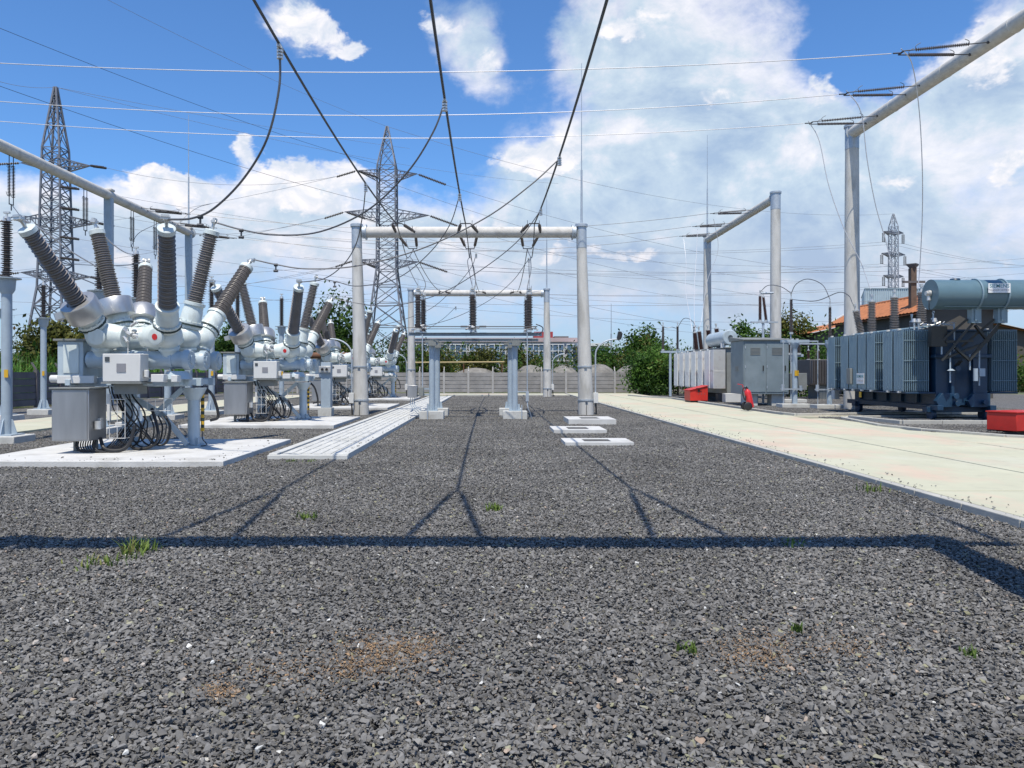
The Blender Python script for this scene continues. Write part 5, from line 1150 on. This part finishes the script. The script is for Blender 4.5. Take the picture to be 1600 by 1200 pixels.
# ------------------------------------------------------------------ pylons
def lattice(mb, base, w0, w1, z0, z1, n, r, r2):
    """four legs from half-width w0 to w1 with X bracing"""
    b = Vector(base); zs = [z0]; ratio = (w1/w0)**(1/n); s = sum(ratio**i for i in range(n)); h = (z1-z0)/s
    for i in range(n): zs.append(zs[-1]+h*ratio**i)
    def c(k, z): f = (z-z0)/(z1-z0); w = w0+(w1-w0)*f; return b+Vector(((w, w, -w, -w)[k], (w, -w, -w, w)[k], z))
    for k in range(4): mb.beam(c(k, z0), c(k, z1), r, r)
    for i in range(n):
        for k in range(4):
            j = (k+1) % 4; mb.beam(c(k, zs[i]), c(j, zs[i+1]), r2, r2); mb.beam(c(j, zs[i]), c(k, zs[i+1]), r2, r2); mb.beam(c(k, zs[i+1]), c(j, zs[i+1]), r2, r2)
def crossarm(t, base, z, w, ln, side, r, drop=0, ang=0.0, strings=()):
    b = Vector(base); mb = MB(); rm = Matrix.Rotation(ang, 3, 'Z'); f = lambda x, y, zz: b+rm @ Vector((x, y, 0))+Vector((0, 0, zz))
    tip = f(side*ln, 0, z+drop); n = 5
    for y in (-w, w):
        for zz in (z, z+ln*.25):
            mb.beam(f(side*w, y, zz), tip, r, r)
    for i in range(n):
        k0, k1 = i/n, (i+1)/n
        for y in (-w, w):
            mb.beam(f(side*w, y, z).lerp(tip, k0), f(side*w, y, z+ln*.25).lerp(tip, k1), r*.6, r*.6); mb.beam(f(side*w, y, z+ln*.25).lerp(tip, k0), f(side*w, y, z).lerp(tip, k0), r*.6, r*.6)
        mb.beam(f(side*w, -w, z).lerp(tip, k0), f(side*w, w, z).lerp(tip, k1), r*.6, r*.6)
    o = mb.build('crossarm', M['pylon'], t)
    return tip, o
def strings(parent, tip, dirs, ln, rs):
    for d in dirs:
        d = Vector(d).normalized(); mb = MB(); s = Vector((-d.y, d.x, 0)) if abs(d.z) < .9 else Vector((1, 0, 0)); s.normalize()
        for k in (-.18, .18): rod_insulator(mb, tip+s*k+d*.3, tip+s*k+d*ln, .05, rs, .22, 7)
        mb.beam(tip, tip+d*.35, .06, .06); mb.beam(tip+d*ln-s*.25, tip+d*ln+s*.25, .06, .06); mb.build('insulator_string', M['porc_dark'], parent)
def build_mid_pylon():
    b = Vector((-14.3, 104, 0)); t = thing('lattice_pylon', b, 'tall lattice pylon standing behind the left post of the nearest gantry', 'pylon', 'lattice power pylons')
    mb = MB(); lattice(mb, b, 3.2, 1.3, 0, 15.5, 5, .20, .10); lattice(mb, b, 1.3, 1.2, 15.5, 29.5, 9, .17, .08); lattice(mb, b, 1.2, .12, 29.5, 35.0, 5, .13, .06); mb.build('tower', M['pylon'], t)
    tips = {}
    for z, ln in ((27.8, 4.0), (22.2, 5.6), (15.8, 4.2)):
        for s in (-1, 1):
            tip, o = crossarm(t, b, z, 1.2, ln, s, .11, drop=1.0, ang=R(12)); tips[(z, s)] = tip
            if s < 0: strings(o, tip, ((-.9, -.35, -.38), (.95, -.15, -.35)), 2.9, .15)
            else: strings(o, tip, ((.92, .2, -.30),), 4.2, .17)
    return tips
midt = build_mid_pylon()
def build_left_pylon():
    b = Vector((-53.5, 94, 0)); t = thing('lattice_pylon', b, 'widest and nearest lattice pylon at the left behind the leaning bushings', 'pylon', 'lattice power pylons')
    mb = MB(); lattice(mb, b, 2.9, 1.45, 0, 12, 4, .22, .11); lattice(mb, b, 1.45, 1.05, 12, 29.0, 13, .20, .09); lattice(mb, b, 1.05, .12, 29.0, 36.6, 5, .2, .08); mb.build('tower', M['pylon'], t)
    tips = {}
    for z, ln in ((26.5, 4.6), (19.5, 5.6), (13.0, 4.6)):
        for s in (-1, 1):
            tip, o = crossarm(t, b, z, 1.1, ln, s, .12, drop=1.0 if s < 0 else .3, ang=R(-8)); tips[(z, s)] = tip
            strings(o, tip, ((-.8, -.5, -.2), ) if s < 0 else ((.9, -.4, -.2),), 2.6, .16)
    mb = MB()
    for z in (24, 21.5, 18, 15.5): strings(t, b+Vector((1.4, -1.6, z)), ((.95, -.3, -.15),), 2.8, .16)
    return tips
leftt = build_left_pylon()
def build_small_pylon():
    b = Vector((84.5, 162, 0)); t = thing('lattice_pylon', b, 'smallest distant lattice pylon right of the tall right gantry post', 'pylon', 'lattice power pylons')
    mb = MB(); lattice(mb, b, 2.2, .72, 0, 18, 5, .15, .07); lattice(mb, b, .72, .68, 18, 32.5, 9, .15, .065); lattice(mb, b, .68, .1, 32.5, 35.2, 2, .1, .06); mb.build('tower', M['pylon_hazed'], t)
    tips = {}
    for z, ln in ((30.8, 2.7), (26.2, 3.2), (21.6, 2.7)):
        for s in (-1, 1):
            tip, o = crossarm(t, b, z, .7, ln, s, .15, drop=.5, ang=R(20)); tips[(z, s)] = tip; strings(o, tip, ((0, 0, -1),), 2.2, .2)
    return tips
smt = build_small_pylon()
LG = 'distant power line wires'; LL = 'thin distant power line wire crossing the sky'
def far(p, q, sag, r=.03, lab=LL, m='wire_far'): return wire(sagline(p, q, sag, 20), r*.72, lab, m, name='power_line', group=LG, n=4)
top_mid = Vector((-14.3, 104, 35)); top_left = Vector((-53.5, 94, 36.6)); top_s = Vector((84.5, 162, 35.2))
far(P(130, -20, 60), top_mid, .6, .022); far(P(-30, 32, 45), midt[(27.8, 1)], .8, .022, m='wire_dark'); far(P(-30, 124, 50), midt[(22.2, 1)], .8, .024, m='wire_dark')
far(P(-30, 118, 80), top_left, .5, .03); far(top_left, P(640, 232, 170), .5, .03); far(top_left, top_mid+Vector((30, 80, 12)), 2, .03)
for z in (27.8, 22.2, 15.8):
    e = midt[(z, 1)]+Vector((3.9, .8, -1.3)); far(e, Vector((90, 150, z-7.5)), 3.5, .03); far(midt[(z, -1)]+Vector((2.6, 0, -1)), Vector((70, 170, z-6)), 3.0, .03); far(midt[(z, -1)]+Vector((-2.4, -1, -1)), Vector((-110, 120, z-6)), 2.5, .03)
for z in (26.5, 19.5, 13.0):
    far(leftt[(z, 1)]+Vector((2.4, -1, -.5)), midt[({26.5: 27.8, 19.5: 22.2, 13.0: 15.8}[z], -1)]+Vector((-2.4, -1, -1)), 1.6, .028); far(leftt[(z, -1)]+Vector((-2, -1.2, -.5)), P(-60, 583-z*9, 80), .6, .028)
for z in (24, 21.5, 18, 15.5): far(Vector((-49.5, 91.6, z-.4)), Vector((90, 130, z-3.0)), 4.5, .026)
far(top_mid, top_s, 4, .03)
for k, s in smt: far(smt[(k, s)]+Vector((0, 0, -2.2)), smt[(k, s)]+Vector((90, 60, 2)), 2.5, .04); far(smt[(k, s)]+Vector((0, 0, -2.2)), smt[(k, s)]+Vector((-130, 10, 1)), 3.0, .04)
far(P(690, 415, 75), P(1640, 415, 75), .7, .022); far(P(560, 470, 75), P(1640, 458, 75), .8, .022); far(P(300, 455, 80), P(700, 478, 80), .5, .022); far(P(-20, 432, 80), P(470, 420, 80), .5, .022); far(P(-20, 470, 80), P(660, 452, 80), .8, .022)
# slim masts
mb = MB(); q = P(955, 583, 115); mb.cyl((q.x, q.y, 0), (q.x, q.y, 4.5), .5, .1, 6); mb.cyl((q.x, q.y, 3), (q.x, q.y, 7.5), .12, None, 6); mb.cyl((q.x, q.y, 7.5), (q.x, q.y, 12), .07, .04, 6)
tag(mb.build('lightning_mast', M['galv'], loc=(q.x, q.y, 0)), 'slim lightning mast right of the long far building', 'mast')

# ------------------------------------------------------------------ buildings
def far_building():
    Y = 150; t = thing('long_building', (4, Y, 0), 'long low building with rows of white-framed windows beyond the trees', 'building')
    MB().bb(-17, 18.5, Y, Y+14, 0, 7.7).build('wall', M['bldg'], t); MB().bb(-17.3, 18.7, Y-.4, Y+14.3, 7.7, 8.5).build('fascia', M['bldg_roof'], t)
    for k in range(9):
        x = -16+k*3.8
        f = MB().bb(x, x+3.3, Y-.12, Y-.02, 4.0, 7.3).build('window', M['winblue'], t)
        mb = MB()
        for i in range(4): mb.bb(x+i*1.07-.06+.04, x+i*1.07+.1, Y-.26, Y-.14, 4.0, 7.3)
        for z in (4.0, 5.9, 7.2): mb.bb(x, x+3.3, Y-.24, Y-.13, z-.07, z+.1)
        mb.build('frame', M['frame'], f)
    MB().bb(8.2, 11.9, Y+2, Y+7, 8.5, 9.8).build('roof_block', M['bldg_red'], t); MB().bb(12.2, 15, Y+2, Y+7, 8.5, 8.9).build('roof_hatch', M['oldtrafo'], t)
    t = thing('end_building', (20.5, Y-8, 0), 'glazed end block with a projecting white roof edge, right of the long building', 'building')
    Y -= 8; MB().bb(17.2, 21.4, Y, Y+10, 0, 6.6).build('wall', M['bldg'], t); MB().bb(15.5, 22, Y-1, Y+10, 6.6, 7.1).build('roof', M['frame'], t)
    f = MB().bb(17.5, 21.2, Y-.12, Y-.02, 3.0, 6.4).build('window', M['winblue'], t); mb = MB()
    for i in range(5): mb.bb(17.5+i*.9, 17.62+i*.9, Y-.26, Y-.14, 3, 6.4)
    for z in (3, 4.7, 6.3): mb.bb(17.5, 21.2, Y-.24, Y-.13, z-.06, z+.08)
    mb.build('frame', M['frame'], f)
far_building()
def tiled_house(x0, x1, y0, y1, ze, zr, label):
    t = thing('tiled_house', ((x0+x1)/2, y0, 0), label, 'house', 'tile-roofed houses at right'); xm = (x0+x1)/2
    mb = MB(); mb.bb(x0, x1, y0, y1, 0, ze-.05)
    for y in (y0, y1-.02): mb.add([(x0, y, ze-.05), (x1, y, ze-.05), (xm, y, zr-.1), (x0, y+.02, ze-.05), (x1, y+.02, ze-.05), (xm, y+.02, zr-.1)], [(0, 1, 2), (5, 4, 3), (0, 2, 5, 3), (1, 4, 5, 2)])
    mb.build('wall', M['plaster'], t)
    mb = MB()
    for s, xa in ((-1, x0-.5), (1, x1+.5)):
        n = int((y1-y0+1.2)/.45)
        for i in range(n):
            ya = y0-.6+i*.45; a = Vector((xa, ya, ze-.15)); b = Vector((xm, ya, zr))
            mb.add([a, b, b+Vector((0, .22, .05)), a+Vector((0, .22, .05)), b+Vector((0, .45, 0)), a+Vector((0, .45, 0))], [(0, 1, 2, 3), (3, 2, 4, 5)])
            mb.add([a-Vector((0, 0, .12)), b-Vector((0, 0, .12)), b+Vector((0, .45, -.12)), a+Vector((0, .45, -.12))], [(0, 1, 2, 3)])
    rf = mb.build('roof', M['tile'], t, smooth=False)
    MB().cyl((xm, y0-.6, zr), (xm, y1+.6, zr), .12, None, 8).build('ridge', M['tile'], rf)
    mb = MB()
    for s, xa in ((-1, x0-.5), (1, x1+.5)): mb.beam((xa, y0-.62, ze-.15), (xm, y0-.62, zr), .2, .06); mb.beam((xa, y1+.62, ze-.15), (xm, y1+.62, zr+.06), .25, .1)
    mb.build('verge', M['frame'], rf)
    return t
tiled_house(27.2, 31.6, 48.5, 61, 5.6, 6.9, 'nearer house with a bright orange tile roof behind the blue transformer')
tiled_house(31, 52, 74, 86, 5.6, 7.9, 'farther low house with a faded tile roof, left of the tall right gantry post')
t = thing('brick_chimney', (27.6, 50.5, 0), 'square brown chimney with a flared cap and a crossbar', 'chimney')
x, y = 27.6, 50.5
MB().bb(x-.18, x+.18, y-.18, y+.18, 0, 8.5).build('shaft', M['brick'], t); MB().lathe((x, y, 8.5), (0, 0, 1), [(.22, 0), (.42, .2), (.42, .28)], 4).build('cap', M['oldtrafo'], t); MB().bb(x-.75, x+.7, y-.26, y-.18, 7.5, 7.64).build('crossbar', M['oldtrafo'], t)
t = thing('metal_hall', (58, 112, 0), 'tall blue-grey corrugated metal hall behind the orange roof', 'building')
hp = [(54.2, 112), (66, 112), (72.3, 126), (60.5, 126)]
MB().prism(hp, 0, 13.9).build('wall', M['corr'], t)
mb = MB()
for k in range(38): mb.bb(54.3+k*.305, 54.42+k*.305, 111.9, 111.99, 0, 13.85)
mb.build('ribs', M['corr'], t); MB().prism([(54.15, 111.85), (66.1, 111.85), (72.4, 126.1), (60.45, 126.1)], 13.91, 14.0).build('roof', M['corr'], t)
# yellowish pipe behind the back fence
t = thing('pipe_run', (-6, 66, 0), 'thin yellowish pipe running above the back fence', 'pipe')
MB().cyl((-7.4, 66, 2.5), (1.0, 66, 2.55), .07, None, 8).build('pipe', M['yel_pipe'] if 'yel_pipe' in M else mat('faded_yellow_pipe', (.42, .33, .16), .7), t)
for x in (-6, -2.5, .8): MB().cyl((x, 66, 0), (x, 66, 2.45), .05, None, 6).build('stand', M['rust'], t)
t = thing('pipe_run', (-16, 64.5, 0), 'rusty brown pipe on stands behind the switchgear', 'pipe'); MB().cyl((-24, 66, 3.1), (-12, 66, 3.1), .28, None, 12).build('pipe', M['rust'], t)
for x in (-22, -17, -13): MB().cyl((x, 66, 0), (x, 66, 2.9), .1, None, 6).build('stand', M['rust'], t)

# spoil heaps beyond the fence
mb = MB(); r = random.Random(4)
for (x, w, h) in ((3.4, 2.0, 2.35), (6.3, 1.9, 2.3), (9.5, 2.0, 2.45), (12.3, 1.8, 2.3), (-1.5, 2.8, 2.1)):
    mb.sphere((x, 69, 0), 1, 18, 10, (w, 2.5, h))
o = mb.build('spoil_heap', mat('grey_spoil', (.20, .19, .17), .95, var=.4, scale=2, bump=.6, bscale=8)); o['kind'] = 'structure'

# ------------------------------------------------------------------ vegetation
def crown_mesh(name, seed, lobes, nclump, nleaf, ls, m, flat=1.0):
    r = np.random.RandomState(seed); C = []
    wts = np.array([l[3]**2*l[4] for l in lobes]); wts /= wts.sum()
    for i in range(nclump):
        l = lobes[r.choice(len(lobes), p=wts)]; d = r.normal(size=3); d /= np.linalg.norm(d); rad = r.uniform(.45, 1.05)**.6
        C.append((l[0]+d[0]*l[3]*rad, l[1]+d[1]*l[3]*rad, l[2]+d[2]*l[4]*rad))
    C = np.array(C); n = nclump*nleaf; c = np.repeat(C, nleaf, 0); sp = np.repeat(r.uniform(.6, 1.5, nclump), nleaf)[:, None]
    p = c+r.normal(size=(n, 3))*ls*2.3*sp; a = r.normal(size=(n, 3)); a /= np.linalg.norm(a, axis=1)[:, None]
    up = r.normal(size=(n, 3))*.8+np.array([0, 0, 1.0]); up -= a*(up*a).sum(1)[:, None]; up /= np.linalg.norm(up, axis=1)[:, None]; b = np.cross(a, up)
    s = (ls*r.uniform(.5, 1.25, n))[:, None]; q = r.uniform(.35, .6, n)[:, None]
    V = np.stack([p-a*s, p+b*s*q, p+a*s, p-b*s*q], 1).reshape(-1, 3); T = np.arange(4*n).reshape(-1, 4)
    return np_mesh(name, V, T, [m])
def trunk(t, x, y, h, r, seed, lobes, ox, oy):
    rr = random.Random(seed); mb = MB(); pts = [(ox+x+rr.uniform(-.1, .1)*k*.3, oy+y+rr.uniform(-.1, .1)*k*.3, h*k/4) for k in range(5)]
    prev = None
    for k in range(4): mb.cyl(pts[k], pts[k+1], r*(1-.16*k), r*(1-.16*(k+1)), 9)
    for l in lobes:
        b = Vector(pts[rr.choice((2, 3, 4))]); e = Vector((ox+l[0], oy+l[1], l[2])); m = b.lerp(e, .5)+Vector((0, 0, -.05*h)); mb.tube(spline([b, m, e], 3), r*.3, 6)
    mb.build('trunk', M['bark'], t)
def tree(x, y, h, w, seed, m, label, cat='tree', group='trees and bushes round the yard', ls=.2, dens=1.0, name='broadleaf_tree', low=.25):
    r = random.Random(seed); t = thing(name, (x, y, 0), label, cat, group); lobes = []
    for i in range(7):
        zz = h*r.uniform(low+.15, .82); rad = w*.5*r.uniform(.35, .6)*(1.15-.5*abs(zz/h-.5)); an = r.uniform(0, 6.28); o = w*.5*r.uniform(.15, .6)
        lobes.append((math.cos(an)*o, math.sin(an)*o, zz, rad, rad*r.uniform(.65, .95)))
    lobes.append((0, 0, h*.80, w*.26, h*.17))
    me = crown_mesh('crown', seed, lobes, int(90*dens), 46, ls, M[m]); o = bpy.data.objects.new('crown', me); COL.objects.link(o); o.parent = t; o['_w'] = t['_w']
    trunk(t, 0, 0, h*.6, max(.08, h*.025), seed, lobes, x, y); return t
def bush(x, y, h, w, seed, m, label, ls=.12, dens=1.0):
    return tree(x, y, h, w, seed, m, label, 'bush', 'trees and bushes round the yard', ls, dens, 'bush', low=-.05)
tree(-16.0, 80, 10.2, 6.5, 11, 'leafA', 'tall dark green tree behind the bushings of the second switchgear unit', ls=.22, dens=1.3)
tree(15.2, 80, 6.0, 5.6, 12, 'leafA', 'round-topped dark tree above the bushes, right of the long building', ls=.2, dens=1.2)
tree(12.3, 84, 4.2, 4.5, 22, 'leafB', 'lower green tree just left of the round-topped one', ls=.2)
tree(29.0, 76, 8.0, 4.6, 13, 'leafC', 'olive tree behind the top of the concrete post at right', ls=.18, dens=.8)
tree(32.5, 78, 7.0, 4.4, 14, 'leafA', 'bushy tree left of the farther tile-roofed house', ls=.2)
tree(21.5, 66, 6.0, 3.0, 15, 'leafB', 'small tree just above the pale conservator', ls=.16, dens=.7)
tree(24.0, 70, 5.2, 4.0, 23, 'leafA', 'small dark tree showing over the roof of the blue-grey housing', ls=.18, dens=.8)
bush(11.7, 58.5, 3.0, 3.4, 16, 'leafB', 'big green bush at the bend of the road, in front of the fence', .13, 1.6)
bush(13.6, 56.5, 3.0, 3.4, 17, 'leafA', 'darker bush touching the left side of the pale transformer', .13, 1.2)
bush(13.6, 61, 3.9, 3.8, 18, 'leafB', 'tall bush behind the two front bushes near the road', .15, 1.3)
bush(-1.2, 71, 3.6, 4.2, 19, 'leafC', 'yellowish bush behind the fence, framed by the disconnector posts', .15, 1.2)
bush(-6.0, 72, 4.2, 4.4, 20, 'leafC', 'olive bush behind the fence left of the disconnector', .15, 1.2)
bush(2.6, 73, 4.0, 3.8, 21, 'leafC', 'reddish olive bush right of the right disconnector posts', .15, 1.0)
bush(20.0, 52, 4.2, 4.5, 24, 'leafA', 'shaded bush between the posts behind the old brown transformer', .14, 1.0)
bush(24.5, 55, 4.5, 5, 25, 'leafB', 'bush in front of the farther tile-roofed house', .14, 1.0)
tree(-27, 46, 4.5, 4.6, 26, 'leafC', 'olive tree behind the dark left fence, left of the small arrester post', ls=.16, dens=1.4)
tree(-31, 60, 5.0, 4.6, 27, 'leafA', 'dark tree behind the left fence at the foot of the widest pylon', ls=.18, dens=1.2)
tree(-28, 62, 5.2, 4.2, 28, 'leafB', 'green tree seen over the drive cabinet of the nearest switchgear', ls=.17, dens=1.0)
tree(-22.5, 67, 6.2, 4.2, 29, 'leafA', 'dark tree between the first and second switchgear units', ls=.18, dens=1.2)
# continuous thicket beyond the fences
def thicket():
    r = np.random.RandomState(5); lobes = []
    for i in range(150):
        x = r.uniform(-46, 20); y = r.uniform(67, 84); h = r.uniform(3.2, 4.3)+(1.0 if x < -8 else 0)
        if x > 2: h = r.uniform(3.0, 4.1)
        lobes.append((x, y, h*.5, r.uniform(1.0, 1.9), h*.5))
    for i in range(60):
        y = r.uniform(30, 66); x = r.uniform(-36, -24.5); h = r.uniform(2.2, 4.0); lobes.append((x, y, h*.5, r.uniform(.9, 1.7), h*.5))
    for i in range(60):
        x = r.uniform(20, 70); y = r.uniform(66, 90); h = r.uniform(2, 4.2); lobes.append((x, y, h*.5, r.uniform(1.0, 2.0), h*.5))
    me = crown_mesh('thicket', 77, lobes, 2600, 26, .17, M['leafA']); o = bpy.data.objects.new('thicket', me); COL.objects.link(o); tag(o, 'mass of green scrub beyond the concrete fences', 'scrub', kind='stuff')
    me2 = crown_mesh('light_scrub', 78, lobes, 1100, 26, .15, M['leafC']); o = bpy.data.objects.new('light_scrub', me2); COL.objects.link(o); tag(o, 'yellow-green sprays mixed through the scrub beyond the fences', 'scrub', kind='stuff')
    # reeds over the left fence
    r2 = random.Random(3); mb = MB()
    for i in range(2400):
        y = r2.uniform(30, 64); x = -22.3-abs(r2.gauss(0, 1.6)); ln = r2.uniform(1.9, 3.2); a = r2.uniform(0, 6.28); d = Vector((math.cos(a), math.sin(a), 0)); s = Vector((-d.y, d.x, 0)); b = Vector((x, y, 0)); lean = r2.uniform(.2, .7); w = r2.uniform(.015, .035)
        vs = []
        for k in range(4): t = k/3; p = b+d*(ln*lean*t*t*.8)+Vector((0, 0, ln*(t-.3*lean*t*t))); ww = w*(1.1-t); vs += [p-s*ww, p+s*ww]
        mb.add(vs, [(2*k, 2*k+1, 2*k+3, 2*k+2) for k in range(3)])
    tag(mb.build('reeds', M['reed'], smooth=False), 'bright green reeds leaning over the left fence', 'reeds', kind='stuff')
thicket()
# distant wooded horizon
mb = MB(); r = random.Random(8); n = 160; vs = []; fs = []
xs = [-900+i*12 for i in range(n)]
hh = [4.5+2.2*math.sin(i*.31)+1.6*math.sin(i*.83+1)+r.uniform(0, 1.5) for i in range(n)]
for i in range(n): vs += [(xs[i], 520, -1), (xs[i], 530, hh[i]), (xs[i], 620, hh[i]+1.5)]
for i in range(n-1): fs += [(3*i, 3*i+3, 3*i+4, 3*i+1), (3*i+1, 3*i+4, 3*i+5, 3*i+2)]
mb.add(vs, fs); structure(mb.build('hills', mat('distant_woods', (.06, .075, .05), .95, var=.4, scale=.08)))
for o in bpy.data.objects:
    if '_w' in o.keys(): del o['_w']
